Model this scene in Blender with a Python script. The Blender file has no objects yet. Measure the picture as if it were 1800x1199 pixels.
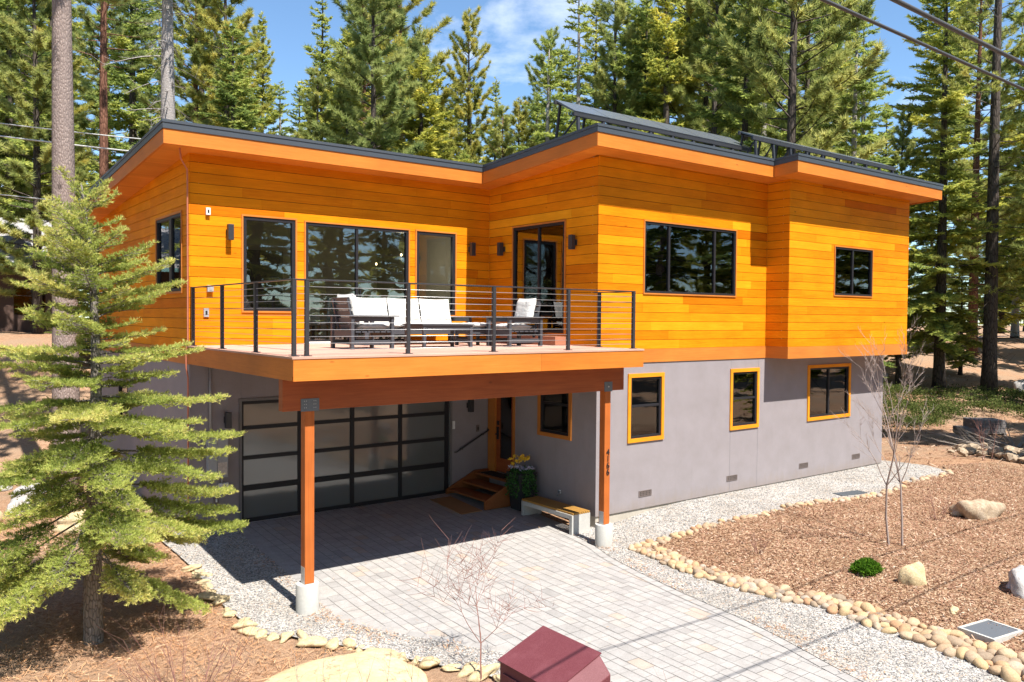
import bpy, bmesh, math, random
import numpy as np
from mathutils import Vector, Matrix, geometry
rad = math.radians
S = bpy.context.scene
COL = S.collection

# ------------------------------------------------------------------ camera, light, exposure
cam_d = bpy.data.cameras.new('camera'); cam = bpy.data.objects.new('camera', cam_d); COL.objects.link(cam)
cam.location = (-11.7462, -12.5290, 4.1925)
cam.rotation_euler = (rad(88.3966), rad(-0.4474), rad(-37.2215))
cam_d.lens = 28.896; cam_d.sensor_width = 36; cam_d.clip_start = 0.1; cam_d.clip_end = 2000
S.camera = cam
S.render.resolution_x = 1024; S.render.resolution_y = 682
S.view_settings.view_transform = 'Standard'; S.view_settings.look = 'None'
S.view_settings.exposure = 1.15; S.view_settings.gamma = 1

W = bpy.data.worlds.new("World"); S.world = W; W.use_nodes = True
wn = W.node_tree; wn.nodes.clear()
def wnode(t, **k):
    n = wn.nodes.new(t)
    for a, b in k.items(): setattr(n, a, b)
    return n
wo = wnode('ShaderNodeOutputWorld'); wb = wnode('ShaderNodeBackground')
sky = wnode('ShaderNodeTexSky'); sky.sky_type = 'NISHITA'; sky.sun_disc = False
sky.sun_elevation = rad(59.5); sky.sun_rotation = rad(180); sky.altitude = 1800; sky.air_density = 1.0; sky.dust_density = 0.4; sky.ozone_density = 2.0
tc = wnode('ShaderNodeTexCoord'); mp = wnode('ShaderNodeMapping'); mp.inputs['Scale'].default_value = (2.2, 2.2, 6.5)
nz = wnode('ShaderNodeTexNoise'); nz.inputs['Scale'].default_value = 1.6; nz.inputs['Detail'].default_value = 9; nz.inputs['Roughness'].default_value = 0.6; nz.inputs['Distortion'].default_value = 0.3
cr = wnode('ShaderNodeValToRGB'); cr.color_ramp.elements[0].position = 0.55; cr.color_ramp.elements[1].position = 0.82
cr.color_ramp.elements[1].color = (0.75, 0.75, 0.75, 1)
mx = wnode('ShaderNodeMix', data_type='RGBA'); mx.inputs['B'].default_value = (9.5, 9.9, 10.5, 1)
wn.links.new(tc.outputs['Generated'], mp.inputs['Vector']); wn.links.new(mp.outputs[0], nz.inputs['Vector'])
wn.links.new(nz.outputs['Fac'], cr.inputs[0]); wn.links.new(cr.outputs[0], mx.inputs['Factor'])
sm = wnode('ShaderNodeMix', data_type='RGBA', blend_type='MULTIPLY'); sm.inputs['Factor'].default_value = 1; sm.inputs['B'].default_value = (1.15, 1.3, 1.32, 1)
wn.links.new(sky.outputs[0], sm.inputs['A']); wn.links.new(sm.outputs['Result'], mx.inputs['A']); wn.links.new(mx.outputs['Result'], wb.inputs[0]); wn.links.new(wb.outputs[0], wo.inputs[0])
wb.inputs[1].default_value = 0.08

sd = bpy.data.lights.new('sun', 'SUN'); sd.energy = 4.8; sd.angle = rad(0.5); sd.color = (1.0, 0.955, 0.88)
sun = bpy.data.objects.new('sun', sd); COL.objects.link(sun); sun.location = (0, -30, 50)
sun.rotation_euler = Vector((-0.02, 1.0, -1.7)).to_track_quat('-Z', 'Y').to_euler()
S.cycles.max_bounces = 6; S.cycles.transparent_max_bounces = 12; S.cycles.sample_clamp_indirect = 6

# ------------------------------------------------------------------ materials
def mat(name):
    m = bpy.data.materials.new(name); m.use_nodes = True
    nt = m.node_tree; nt.nodes.clear()
    out = nt.nodes.new('ShaderNodeOutputMaterial'); p = nt.nodes.new('ShaderNodeBsdfPrincipled')
    nt.links.new(p.outputs[0], out.inputs[0])
    return m, nt, p, out
def nd(nt, t, **k):
    n = nt.nodes.new(t)
    for a, b in k.items():
        if a in n.inputs.keys(): n.inputs[a].default_value = b
        else: setattr(n, a, b)
    return n
def coords(nt, scale=(1, 1, 1), kind='Object', rot=(0, 0, 0)):
    t = nd(nt, 'ShaderNodeTexCoord'); m = nd(nt, 'ShaderNodeMapping'); m.inputs['Scale'].default_value = scale; m.inputs['Rotation'].default_value = rot
    nt.links.new(t.outputs[kind], m.inputs['Vector']); return m.outputs[0]
def ramp(nt, fac, stops, interp='LINEAR'):
    r = nd(nt, 'ShaderNodeValToRGB'); r.color_ramp.interpolation = interp
    e = r.color_ramp.elements
    while len(e) < len(stops): e.new(0.5)
    for i, (p, c) in enumerate(stops): e[i].position = p; e[i].color = (*c, 1)
    nt.links.new(fac, r.inputs[0]); return r.outputs[0]
def mix(nt, f, a, b, blend='MIX'):
    m = nd(nt, 'ShaderNodeMix', data_type='RGBA', blend_type=blend)
    for s, v in (('Factor', f), ('A', a), ('B', b)):
        if hasattr(v, 'links') or isinstance(v, bpy.types.NodeSocket): nt.links.new(v, m.inputs[s])
        elif s == 'Factor': m.inputs[s].default_value = v
        else: m.inputs[s].default_value = (*v, 1)
    return m.outputs['Result']
def math_(nt, op, a, b=0.0):
    m = nd(nt, 'ShaderNodeMath', operation=op)
    for i, v in enumerate((a, b)):
        if isinstance(v, bpy.types.NodeSocket): nt.links.new(v, m.inputs[i])
        else: m.inputs[i].default_value = v
    return m.outputs[0]
def noise(nt, vec, scale, detail=4, rough=0.55, dist=0.0):
    n = nd(nt, 'ShaderNodeTexNoise', Scale=scale, Detail=detail, Roughness=rough, Distortion=dist)
    nt.links.new(vec, n.inputs['Vector']); return n.outputs['Fac']
def bump(nt, p, h, strength=0.3, dist=0.01):
    b = nd(nt, 'ShaderNodeBump', Strength=strength, Distance=dist)
    nt.links.new(h, b.inputs['Height']); nt.links.new(b.outputs[0], p.inputs['Normal'])
def tone(nt):
    a = nd(nt, 'ShaderNodeAttribute', attribute_name='tone', attribute_type='GEOMETRY'); return a.outputs['Fac']

def wood(name, stops, grain=(1.2, 1.2, 26), rough=0.55, gs=0.5, knots=True, spec=0.3):
    m, nt, p, o = mat(name)
    v = coords(nt, grain); n = noise(nt, v, 1.6, 6, 0.62, 0.6); n2 = noise(nt, v, 7, 3, 0.6)
    t = tone(nt)
    f = math_(nt, 'ADD', math_(nt, 'MULTIPLY', n, gs), math_(nt, 'MULTIPLY', t, 1 - gs * 0.75))
    f = math_(nt, 'ADD', f, math_(nt, 'MULTIPLY', math_(nt, 'SUBTRACT', n2, 0.5), 0.22))
    c = ramp(nt, f, stops)
    big = noise(nt, coords(nt, (0.8, 0.8, 1.6)), 1.3, 3)
    c = mix(nt, 1.0, c, ramp(nt, big, [(0.3, (0.86, 0.84, 0.82)), (0.7, (1.08, 1.06, 1.05))]), 'MULTIPLY')
    if knots:
        k = nd(nt, 'ShaderNodeTexVoronoi', Scale=1.0, Randomness=1.0); nt.links.new(coords(nt, (1.1, 1.1, 2.6)), k.inputs['Vector'])
        kc = ramp(nt, k.outputs['Distance'], [(0.0, (1, 1, 1)), (0.035, (0.8, 0.8, 0.8)), (0.06, (0, 0, 0))])
        c = mix(nt, math_(nt, 'MULTIPLY', kc, 0.55), c, tuple(x * 0.35 for x in stops[0][1]))
    nt.links.new(c, p.inputs['Base Color']); p.inputs['Roughness'].default_value = rough; p.inputs['Specular IOR Level'].default_value = spec
    bump(nt, p, n2, 0.25, 0.004)
    return m
def flat(name, c, rough=0.5, metal=0.0, spec=0.5, var=0.08, bs=0.0, scale=30, dirt=0.0):
    m, nt, p, o = mat(name)
    n = noise(nt, coords(nt), scale, 4)
    col = mix(nt, n, tuple(x * (1 - var * 2) for x in c), tuple(min(1, x * (1 + var * 2)) for x in c))
    if dirt:
        d = noise(nt, coords(nt, (1, 1, 0.6)), 1.7, 6, 0.65)
        col = mix(nt, math_(nt, 'MULTIPLY', ramp(nt, d, [(0.45, (0, 0, 0)), (0.75, (1, 1, 1))]), dirt), col, (c[0] * 0.55, c[1] * 0.5, c[2] * 0.45))
    nt.links.new(col, p.inputs['Base Color']); p.inputs['Roughness'].default_value = rough; p.inputs['Metallic'].default_value = metal
    p.inputs['Specular IOR Level'].default_value = spec
    if bs: bump(nt, p, n, bs, 0.004)
    return m

M = {}
M['siding'] = wood('cedar_siding', [(0.0, (0.38, 0.075, 0.004)), (0.35, (0.58, 0.158, 0.004)), (0.65, (0.74, 0.265, 0.007)), (1.0, (0.84, 0.39, 0.018))], spec=0.05)
M['fascia'] = wood('cedar_fascia', [(0.0, (0.36, 0.10, 0.012)), (0.5, (0.54, 0.165, 0.02)), (1.0, (0.66, 0.235, 0.04))], (0.9, 0.9, 22), gs=0.7)
M['band'] = wood('cedar_band', [(0.0, (0.36, 0.11, 0.02)), (0.5, (0.50, 0.17, 0.028)), (1.0, (0.62, 0.24, 0.04))], (0.9, 0.9, 22), gs=0.7)
M['soffit'] = wood('soffit_boards', [(0.0, (0.52, 0.15, 0.02)), (0.5, (0.68, 0.24, 0.03)), (1.0, (0.8, 0.32, 0.05))], (1.0, 24, 1.0), knots=False)
M['beam'] = wood('stained_beam', [(0.0, (0.17, 0.04, 0.011)), (0.5, (0.28, 0.066, 0.018)), (1.0, (0.40, 0.11, 0.03))], (0.8, 0.8, 16), gs=0.9)
M['post'] = wood('stained_post', [(0.0, (0.27, 0.06, 0.012)), (0.5, (0.40, 0.105, 0.02)), (1.0, (0.52, 0.16, 0.035))], (22, 22, 0.8), gs=0.9)
M['stairwood'] = wood('stair_boards', [(0.0, (0.13, 0.04, 0.012)), (0.5, (0.22, 0.07, 0.02)), (1.0, (0.32, 0.12, 0.035))], (20, 0.9, 20), gs=0.8)
M['doorframe'] = wood('shaded_door_frame', [(0.0, (0.34, 0.11, 0.02)), (0.5, (0.44, 0.16, 0.03)), (1.0, (0.52, 0.2, 0.04))], (20, 20, 1), knots=False)  # shade under the deck put into the colour as a darker wood
M['trim'] = wood('amber_window_trim', [(0.0, (0.56, 0.19, 0.012)), (0.5, (0.70, 0.265, 0.016)), (1.0, (0.80, 0.34, 0.03))], (3, 3, 8), knots=False, spec=.1)
M['decking'] = wood('deck_boards', [(0.0, (0.36, 0.20, 0.15)), (0.5, (0.50, 0.30, 0.23)), (1.0, (0.62, 0.40, 0.32))], (1.0, 20, 20), rough=0.7, knots=False)
M['deckedge'] = wood('deck_edge_board', [(0.0, (0.24, 0.10, 0.06)), (0.5, (0.34, 0.15, 0.09)), (1.0, (0.42, 0.2, 0.13))], (1.0, 1.0, 20), rough=0.7, knots=False)
M['benchwood'] = wood('bench_slats', [(0.0, (0.22, 0.11, 0.03)), (0.5, (0.36, 0.19, 0.045)), (1.0, (0.5, 0.28, 0.07))], (20, 1, 20), knots=False)
M['chairwood'] = wood('chair_wood', [(0.0, (0.40, 0.2, 0.07)), (1.0, (0.6, 0.36, 0.15))], (10, 10, 1), knots=False)
M['flash'] = flat('dark_metal_flashing', (0.055, 0.066, 0.08), 0.42, 0.0, 0.5, 0.05)
M['frame'] = flat('black_window_frame', (0.022, 0.021, 0.024), 0.45, spec=.2)
M['rail'] = flat('black_powder_coat', (0.03, 0.03, 0.034), 0.45)
M['cable'] = flat('steel_cable', (0.5, 0.5, 0.5), 0.35, 0.6)
M['blackplastic'] = flat('charcoal_slats', (0.05, 0.053, 0.062), 0.55)
M['iron'] = flat('galvanised_plate', (0.14, 0.16, 0.18), 0.5, 0.5)
M['concrete'] = flat('concrete', (0.46, 0.45, 0.42), 0.9, 0, 0.2, 0.08, 0.4, 25, 0.35)
M['foundation'] = flat('foundation_concrete', (0.42, 0.38, 0.32), 0.95, 0, 0.2, 0.1, 0.4, 14, 0.4)
M['white'] = flat('white_plastic', (0.7, 0.7, 0.68), 0.5)
M['greyplastic'] = flat('grey_plastic', (0.32, 0.32, 0.33), 0.5)
M['meter'] = flat('meter_panel_grey', (0.34, 0.35, 0.36), 0.55)
M['drywall'] = flat('white_drywall', (0.62, 0.64, 0.60), 0.9)
M['room'] = flat('beige_room_wall', (0.42, 0.39, 0.33), 0.9)
M['roomfloor'] = flat('room_floor', (0.25, 0.17, 0.1), 0.5)
M['cabinet'] = flat('dark_cabinet', (0.06, 0.05, 0.045), 0.5)
M['roofing'] = flat('roof_membrane', (0.08, 0.08, 0.085), 0.9)
M['solar'] = flat('solar_glass', (0.10, 0.11, 0.125), 0.25, 0, 0.6)
M['copper'] = flat('copper_pipe', (0.5, 0.17, 0.10), 0.45, 0.3)
M['planterblack'] = flat('black_planter', (0.02, 0.021, 0.022), 0.5)
M['mat'] = flat('coir_mat', (0.30, 0.17, 0.08), 1, 0, 0.1, 0.15, 0.8, 120)
M['ventbronze'] = flat('vent_bronze', (0.14, 0.11, 0.10), 0.6)
M['dark'] = flat('black_void', (0.012, 0.012, 0.012), 0.9)
M['shade'] = flat('cream_lampshade', (0.75, 0.68, 0.55), 0.9)
M['sheath'] = flat('shadow_gap_sheathing', (0.05, 0.02, 0.01), 0.9)  # near-black brown stands in for shade in the gaps between siding boards
M['wire'] = flat('utility_cable', (0.05, 0.05, 0.055), 0.6)
M['wirelight'] = flat('pale_utility_cable', (0.5, 0.5, 0.48), 0.6)
M['gutter'] = flat('teal_gutter', (0.16, 0.32, 0.32), 0.6)

def stucco():
    m, nt, p, o = mat('grey_stucco')
    v = coords(nt); n = noise(nt, v, 90, 3, 0.7); n2 = noise(nt, v, 2.0, 5, 0.6)
    c = mix(nt, n, (0.225, 0.203, 0.213), (0.325, 0.297, 0.308)); c = mix(nt, 1.0, c, ramp(nt, n2, [(0.3, (0.92, 0.91, 0.90)), (0.7, (1.05, 1.04, 1.04))]), 'MULTIPLY')
    sx = nd(nt, 'ShaderNodeSeparateXYZ'); nt.links.new(v, sx.inputs[0]); sp = noise(nt, coords(nt, (3, 3, 1)), 2.5, 6, .7)
    spl = math_(nt, 'SUBTRACT', math_(nt, 'MULTIPLY', sp, .62), sx.outputs['Z'])
    c = mix(nt, ramp(nt, spl, [(0.0, (0, 0, 0)), (0.30, (.45, .45, .45))]), c, (0.24, 0.19, 0.15))
    st_ = noise(nt, coords(nt, (5, 5, .35)), 1.5, 5, .7)
    c = mix(nt, ramp(nt, st_, [(0.58, (0, 0, 0)), (0.8, (.25, .25, .25))]), c, (0.19, 0.175, 0.175))
    nt.links.new(c, p.inputs['Base Color']); p.inputs['Roughness'].default_value = 0.95; p.inputs['Specular IOR Level'].default_value = 0.15
    bump(nt, p, n, 0.6, 0.006); return m
M['stucco'] = stucco()
def cushion():
    m, nt, p, o = mat('off_white_canvas')
    v = coords(nt); n = noise(nt, v, 9, 4, 0.6, 0.4); n2 = noise(nt, v, 300, 2)
    c = mix(nt, n, (0.50, 0.49, 0.46), (0.60, 0.59, 0.565))
    nt.links.new(c, p.inputs['Base Color']); p.inputs['Roughness'].default_value = 0.95; p.inputs['Specular IOR Level'].default_value = 0.1
    bump(nt, p, n, 0.7, 0.03); return m
M['cushion'] = cushion()
def glass(name, tint=(0.80, 0.83, 0.80), ior=1.55, wob=0.02, base=0.03):
    m = bpy.data.materials.new(name); m.use_nodes = True; nt = m.node_tree; nt.nodes.clear()
    out = nd(nt, 'ShaderNodeOutputMaterial'); mx = nd(nt, 'ShaderNodeMixShader'); t = nd(nt, 'ShaderNodeBsdfTransparent'); g = nd(nt, 'ShaderNodeBsdfGlossy')
    t.inputs[0].default_value = (*tint, 1); g.inputs['Roughness'].default_value = 0.003; g.inputs[0].default_value = (0.95, 0.97, 1, 1)
    f = nd(nt, 'ShaderNodeFresnel', IOR=ior); b = nd(nt, 'ShaderNodeBump', Strength=wob, Distance=0.05)
    n = noise(nt, coords(nt, (1, 1, 1)), 2.6, 1); nt.links.new(n, b.inputs['Height'])
    nt.links.new(b.outputs[0], g.inputs['Normal'])
    fac = math_(nt, 'MULTIPLY', math_(nt, 'ADD', f.outputs[0], base), 1.1)
    nt.links.new(fac, mx.inputs[0]); nt.links.new(t.outputs[0], mx.inputs[1]); nt.links.new(g.outputs[0], mx.inputs[2]); nt.links.new(mx.outputs[0], out.inputs[0])
    return m
M['glass'] = glass('window_glass', base=0.045)
M['glassdark'] = glass('tinted_glass', (0.30, 0.30, 0.27), base=0.06)
def frosted():
    m, nt, p, o = mat('frosted_garage_glass')
    p.inputs['Base Color'].default_value = (0.12, 0.125, 0.122, 1); p.inputs['Roughness'].default_value = 0.07; p.inputs['IOR'].default_value = 1.6
    p.inputs['Specular IOR Level'].default_value = 0.8
    n = noise(nt, coords(nt), 3, 2); bump(nt, p, n, 0.02, 0.05); return m
M['frosted'] = frosted()
def emis(name, c, s):
    m = bpy.data.materials.new(name); m.use_nodes = True; nt = m.node_tree; nt.nodes.clear()
    out = nd(nt, 'ShaderNodeOutputMaterial'); e = nd(nt, 'ShaderNodeEmission', Strength=s); e.inputs[0].default_value = (*c, 1); nt.links.new(e.outputs[0], out.inputs[0]); return m
M['bulb'] = emis('warm_bulb', (1, 0.75, 0.4), 6)

def stone(name, cols, scale=6, rnd=True, bs=0.5, crack=0):
    m, nt, p, o = mat(name)
    v = coords(nt); n = noise(nt, v, scale, 6, 0.62); n3 = noise(nt, v, scale * 5, 4, 0.7)
    c = ramp(nt, n, [(0.25, cols[0]), (0.5, cols[1]), (0.75, cols[2])])
    if rnd:
        oi = nd(nt, 'ShaderNodeObjectInfo')
        c = mix(nt, 1.0, c, ramp(nt, oi.outputs['Random'], [(0.0, (0.60, 0.56, 0.54)), (0.2, (0.95, 0.84, 0.74)), (0.35, (0.85, 0.88, 0.95)), (0.5, (1.12, 1.0, 0.84)), (0.65, (0.85, 0.7, 0.6)), (0.85, (1.15, 1.0, 0.74)), (1.0, (0.95, 0.66, 0.5))]), 'MULTIPLY')
    c = mix(nt, 1.0, c, ramp(nt, n3, [(0.3, (0.82, 0.82, 0.82)), (0.7, (1.1, 1.1, 1.1))]), 'MULTIPLY')
    if crack:
        k = nd(nt, 'ShaderNodeTexVoronoi', Scale=crack, Randomness=1.0, feature='DISTANCE_TO_EDGE'); dv = nd(nt, 'ShaderNodeVectorMath', operation='ADD'); nn = nd(nt, 'ShaderNodeTexNoise', Scale=2.5, Detail=5.0); nt.links.new(v, nn.inputs['Vector']); nt.links.new(v, dv.inputs[0]); nt.links.new(nn.outputs['Color'], dv.inputs[1]); nt.links.new(dv.outputs[0], k.inputs['Vector'])
        c = mix(nt, ramp(nt, k.outputs['Distance'], [(0.0, (.6, .6, .6)), (0.02, (0, 0, 0))]), c, (0.14, 0.10, 0.07))
        li = noise(nt, v, 9, 6, .75); c = mix(nt, ramp(nt, li, [(0.56, (0, 0, 0)), (0.66, (.45, .45, .45))]), c, (0.22, 0.19, 0.14))
    nt.links.new(c, p.inputs['Base Color']); p.inputs['Roughness'].default_value = 0.85; p.inputs['Specular IOR Level'].default_value = 0.25
    bump(nt, p, math_(nt, 'ADD', n, math_(nt, 'MULTIPLY', n3, 0.5)), bs, 0.02); return m
M['cobble'] = stone('river_cobble', [(0.30, 0.24, 0.18), (0.41, 0.335, 0.25), (0.50, 0.42, 0.325)], 5, True, 0.25)
M['boulder'] = stone('sandstone_boulder', [(0.22, 0.16, 0.11), (0.38, 0.29, 0.20), (0.50, 0.41, 0.31)], 3, False, 1.0, 1.4)
M['greyboulder'] = stone('grey_boulder', [(0.28, 0.25, 0.23), (0.40, 0.38, 0.37), (0.55, 0.53, 0.52)], 2.5, False, 1.0, 1.3)
M['flagrock'] = stone('yellow_rock', [(0.44, 0.33, 0.18), (0.55, 0.43, 0.25), (0.62, 0.50, 0.32)], 2.5, False, 0.9, 1.1)
M['block'] = stone('concrete_block', [(0.15, 0.135, 0.13), (0.2, 0.18, 0.175), (0.26, 0.24, 0.235)], 10, False, 0.4)

def gravel_mat(name, stops, scale, bs=0.9):
    m, nt, p, o = mat(name)
    v = coords(nt); vo = nd(nt, 'ShaderNodeTexVoronoi', Scale=scale, Randomness=1.0); nt.links.new(v, vo.inputs['Vector'])
    sep = nd(nt, 'ShaderNodeSeparateColor'); nt.links.new(vo.outputs['Color'], sep.inputs[0])
    c = ramp(nt, sep.outputs[0], stops)
    b = noise(nt, v, 1.1, 5, 0.6)
    c = mix(nt, 1.0, c, ramp(nt, b, [(0.35, (0.84, 0.8, 0.75)), (0.65, (1.06, 1.05, 1.04))]), 'MULTIPLY')
    nt.links.new(c, p.inputs['Base Color']); p.inputs['Roughness'].default_value = 0.95; p.inputs['Specular IOR Level'].default_value = 0.15
    bump(nt, p, math_(nt, 'SUBTRACT', 1.0, vo.outputs['Distance']), bs, 0.015); return m
GS = [(0.0, (0.13, 0.125, 0.12)), (0.25, (0.27, 0.258, 0.248)), (0.6, (0.375, 0.36, 0.342)), (0.88, (0.50, 0.482, 0.458)), (1.0, (0.42, 0.31, 0.22))]
M['gravel'] = gravel_mat('pale_gravel', GS, 42)
M['mulch'] = gravel_mat('brown_mulch', [(0.0, (0.10, 0.05, 0.03)), (0.4, (0.21, 0.118, 0.07)), (0.75, (0.33, 0.215, 0.135)), (1.0, (0.48, 0.37, 0.26))], 38)
def stuffmat(name, stops):
    m, nt, p, o = mat(name); c = ramp(nt, tone(nt), stops)
    nt.links.new(c, p.inputs['Base Color']); p.inputs['Roughness'].default_value = 0.9; p.inputs['Specular IOR Level'].default_value = 0.15; return m
M['stones'] = stuffmat('gravel_stones', GS)
M['chips'] = stuffmat('bark_chips', [(0.0, (0.11, 0.055, 0.03)), (0.35, (0.23, 0.115, 0.072)), (0.72, (0.38, 0.225, 0.15)), (1.0, (0.56, 0.44, 0.34))])
M['needles'] = stuffmat('fallen_needles', [(0.0, (0.26, 0.11, 0.045)), (0.5, (0.48, 0.25, 0.12)), (1.0, (0.62, 0.42, 0.26))])
def paver():
    m, nt, p, o = mat('concrete_pavers')
    v = coords(nt); n = noise(nt, v, 45, 4, 0.7); n2 = noise(nt, v, 5, 5, 0.65)
    c = ramp(nt, tone(nt), [(0.0, (0.285, 0.272, 0.26)), (0.3, (0.325, 0.31, 0.296)), (0.6, (0.355, 0.337, 0.32)), (0.85, (0.37, 0.342, 0.315)), (1.0, (0.38, 0.32, 0.27))])
    c = mix(nt, 1.0, c, ramp(nt, n, [(0.3, (0.85, 0.85, 0.86)), (0.7, (1.08, 1.08, 1.08))]), 'MULTIPLY')
    c = mix(nt, 1.0, c, ramp(nt, n2, [(0.3, (0.86, 0.85, 0.84)), (0.7, (1.06, 1.06, 1.06))]), 'MULTIPLY')
    nt.links.new(c, p.inputs['Base Color']); p.inputs['Roughness'].default_value = 0.9; p.inputs['Specular IOR Level'].default_value = 0.2
    bump(nt, p, n, 0.4, 0.004); return m
M['paver'] = paver()
def duff():
    m, nt, p, o = mat('forest_floor')
    v = coords(nt); a = noise(nt, v, 0.35, 6, 0.6); b = noise(nt, v, 14, 6, 0.75); g = noise(nt, v, 60, 3, 0.7)
    c = ramp(nt, b, [(0.3, (0.20, 0.105, 0.06)), (0.5, (0.40, 0.24, 0.145)), (0.7, (0.56, 0.38, 0.26))])
    c = mix(nt, ramp(nt, a, [(0.42, (0, 0, 0)), (0.6, (1, 1, 1))]), c, (0.36, 0.25, 0.17))
    c = mix(nt, 1.0, c, ramp(nt, g, [(0.3, (0.6, 0.58, 0.56)), (0.7, (1.25, 1.22, 1.2))]), 'MULTIPLY')
    nt.links.new(c, p.inputs['Base Color']); p.inputs['Roughness'].default_value = 1.0; p.inputs['Specular IOR Level'].default_value = 0.1
    bump(nt, p, math_(nt, 'ADD', b, g), 0.8, 0.04); return m
M['duff'] = duff()
M['asphalt'] = flat('pale_road_surface', (0.32, 0.31, 0.31), 0.95, 0, 0.2, 0.1)
def bark(name, c0, c1, sc=(7, 7, 1.6), bs=0.9, ck=.75, knot=False):
    m, nt, p, o = mat(name)
    v = coords(nt, sc); vo = nd(nt, 'ShaderNodeTexVoronoi', Scale=1.6, Randomness=1.0, feature='DISTANCE_TO_EDGE'); nt.links.new(v, vo.inputs['Vector'])
    n = noise(nt, coords(nt, (9, 9, 3)), 3, 6, 0.7)
    c = mix(nt, n, c0, c1); c = mix(nt, ramp(nt, vo.outputs['Distance'], [(0.0, (ck, ck, ck)), (0.14, (0, 0, 0))]), c, tuple(x * 0.35 for x in c0))
    if knot:
        k = nd(nt, 'ShaderNodeTexVoronoi', Scale=1.0, Randomness=1.0); nt.links.new(coords(nt, (2.2, 2.2, 1.5)), k.inputs['Vector'])
        c = mix(nt, ramp(nt, k.outputs['Distance'], [(0.0, (.85, .85, .85)), (0.10, (.5, .5, .5)), (0.17, (0, 0, 0))]), c, (0.05, 0.035, 0.03))
    nt.links.new(c, p.inputs['Base Color']); p.inputs['Roughness'].default_value = 0.95; p.inputs['Specular IOR Level'].default_value = 0.1
    bump(nt, p, math_(nt, 'ADD', math_(nt, 'MINIMUM', vo.outputs['Distance'], 0.3), math_(nt, 'MULTIPLY', n, 0.3)), bs, 0.06); return m
M['barkpine'] = bark('jeffrey_pine_bark', (0.20, 0.15, 0.135), (0.42, 0.335, 0.295), (17, 17, 5.5), .6, .5, True)
M['barkred'] = bark('reddish_pine_bark', (0.13, 0.06, 0.04), (0.30, 0.15, 0.10))
M['barkgrey'] = bark('grey_fir_bark', (0.26, 0.23, 0.215), (0.50, 0.46, 0.43), (16, 16, 6), .6, .4, True)
M['barkdark'] = bark('dark_fir_bark', (0.055, 0.045, 0.04), (0.15, 0.12, 0.10))
M['barksapling'] = bark('young_fir_bark', (0.13, 0.115, 0.10), (0.34, 0.30, 0.27), (18, 18, 6), 0.5)
M['twig'] = flat('grey_twig', (0.27, 0.23, 0.2), 0.9)
M['redtwig'] = flat('reddish_twig', (0.24, 0.115, 0.09), 0.8)
M['aspenbark'] = flat('young_aspen_bark', (0.33, 0.26, 0.23), 0.85)
def leaf(name, stops, trans=0.5):
    m = bpy.data.materials.new(name); m.use_nodes = True; nt = m.node_tree; nt.nodes.clear()
    out = nd(nt, 'ShaderNodeOutputMaterial'); d = nd(nt, 'ShaderNodeBsdfDiffuse'); t = nd(nt, 'ShaderNodeBsdfTranslucent'); mx = nd(nt, 'ShaderNodeMixShader'); mx.inputs[0].default_value = trans
    c = ramp(nt, tone(nt), stops); oi = nd(nt, 'ShaderNodeObjectInfo')
    c = mix(nt, 1.0, c, ramp(nt, oi.outputs['Random'], [(0.0, (0.80, 0.88, 0.95)), (0.5, (1, 1, 1)), (1.0, (1.22, 1.08, 0.85))]), 'MULTIPLY')
    nt.links.new(c, d.inputs[0]); nt.links.new(c, t.inputs[0]); nt.links.new(d.outputs[0], mx.inputs[1]); nt.links.new(t.outputs[0], mx.inputs[2]); nt.links.new(mx.outputs[0], out.inputs[0]); return m
M['firleaf'] = leaf('fir_needles', [(0.0, (0.11, 0.165, 0.055)), (0.35, (0.29, 0.35, 0.09)), (0.7, (0.54, 0.56, 0.13)), (1.0, (0.72, 0.66, 0.19))])
M['youngfir'] = leaf('young_fir_needles', [(0.0, (0.11, 0.18, 0.04)), (0.4, (0.29, 0.37, 0.10)), (0.8, (0.48, 0.55, 0.17)), (1.0, (0.66, 0.65, 0.26))])
M['pineleaf'] = leaf('pine_needles', [(0.0, (0.14, 0.19, 0.07)), (0.45, (0.39, 0.43, 0.13)), (1.0, (0.70, 0.64, 0.23))])
M['shrubleaf'] = leaf('manzanita_leaves', [(0.0, (0.04, 0.055, 0.018)), (0.5, (0.12, 0.15, 0.04)), (1.0, (0.27, 0.27, 0.09))])
M['juniper'] = leaf('juniper_leaves', [(0.0, (0.03, 0.09, 0.012)), (0.6, (0.08, 0.19, 0.02)), (1.0, (0.14, 0.28, 0.03))])
M['ivy'] = leaf('trailing_leaves', [(0.0, (0.03, 0.10, 0.03)), (1.0, (0.14, 0.30, 0.09))])
M['petalyellow'] = flat('yellow_petals', (0.8, 0.5, 0.03), 0.8); M['petallilac'] = flat('lilac_petals', (0.5, 0.48, 0.6), 0.8)
def redpaint():
    m, nt, p, o = mat('speckled_red_enamel')
    v = coords(nt); n = noise(nt, v, 160, 2, 0.8); n2 = noise(nt, v, 3, 5, 0.6)
    c = ramp(nt, n, [(0.35, (0.105, 0.022, 0.028)), (0.62, (0.145, 0.04, 0.048)), (0.8, (0.30, 0.15, 0.16))])
    c = mix(nt, ramp(nt, n2, [(0.5, (0, 0, 0)), (0.8, (0.5, 0.5, 0.5))]), c, (0.22, 0.08, 0.09))
    nt.links.new(c, p.inputs['Base Color']); p.inputs['Roughness'].default_value = 0.6; p.inputs['Specular IOR Level'].default_value = 0.3; bump(nt, p, n, 0.15, 0.002); return m
M['redbox'] = redpaint()
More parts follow.
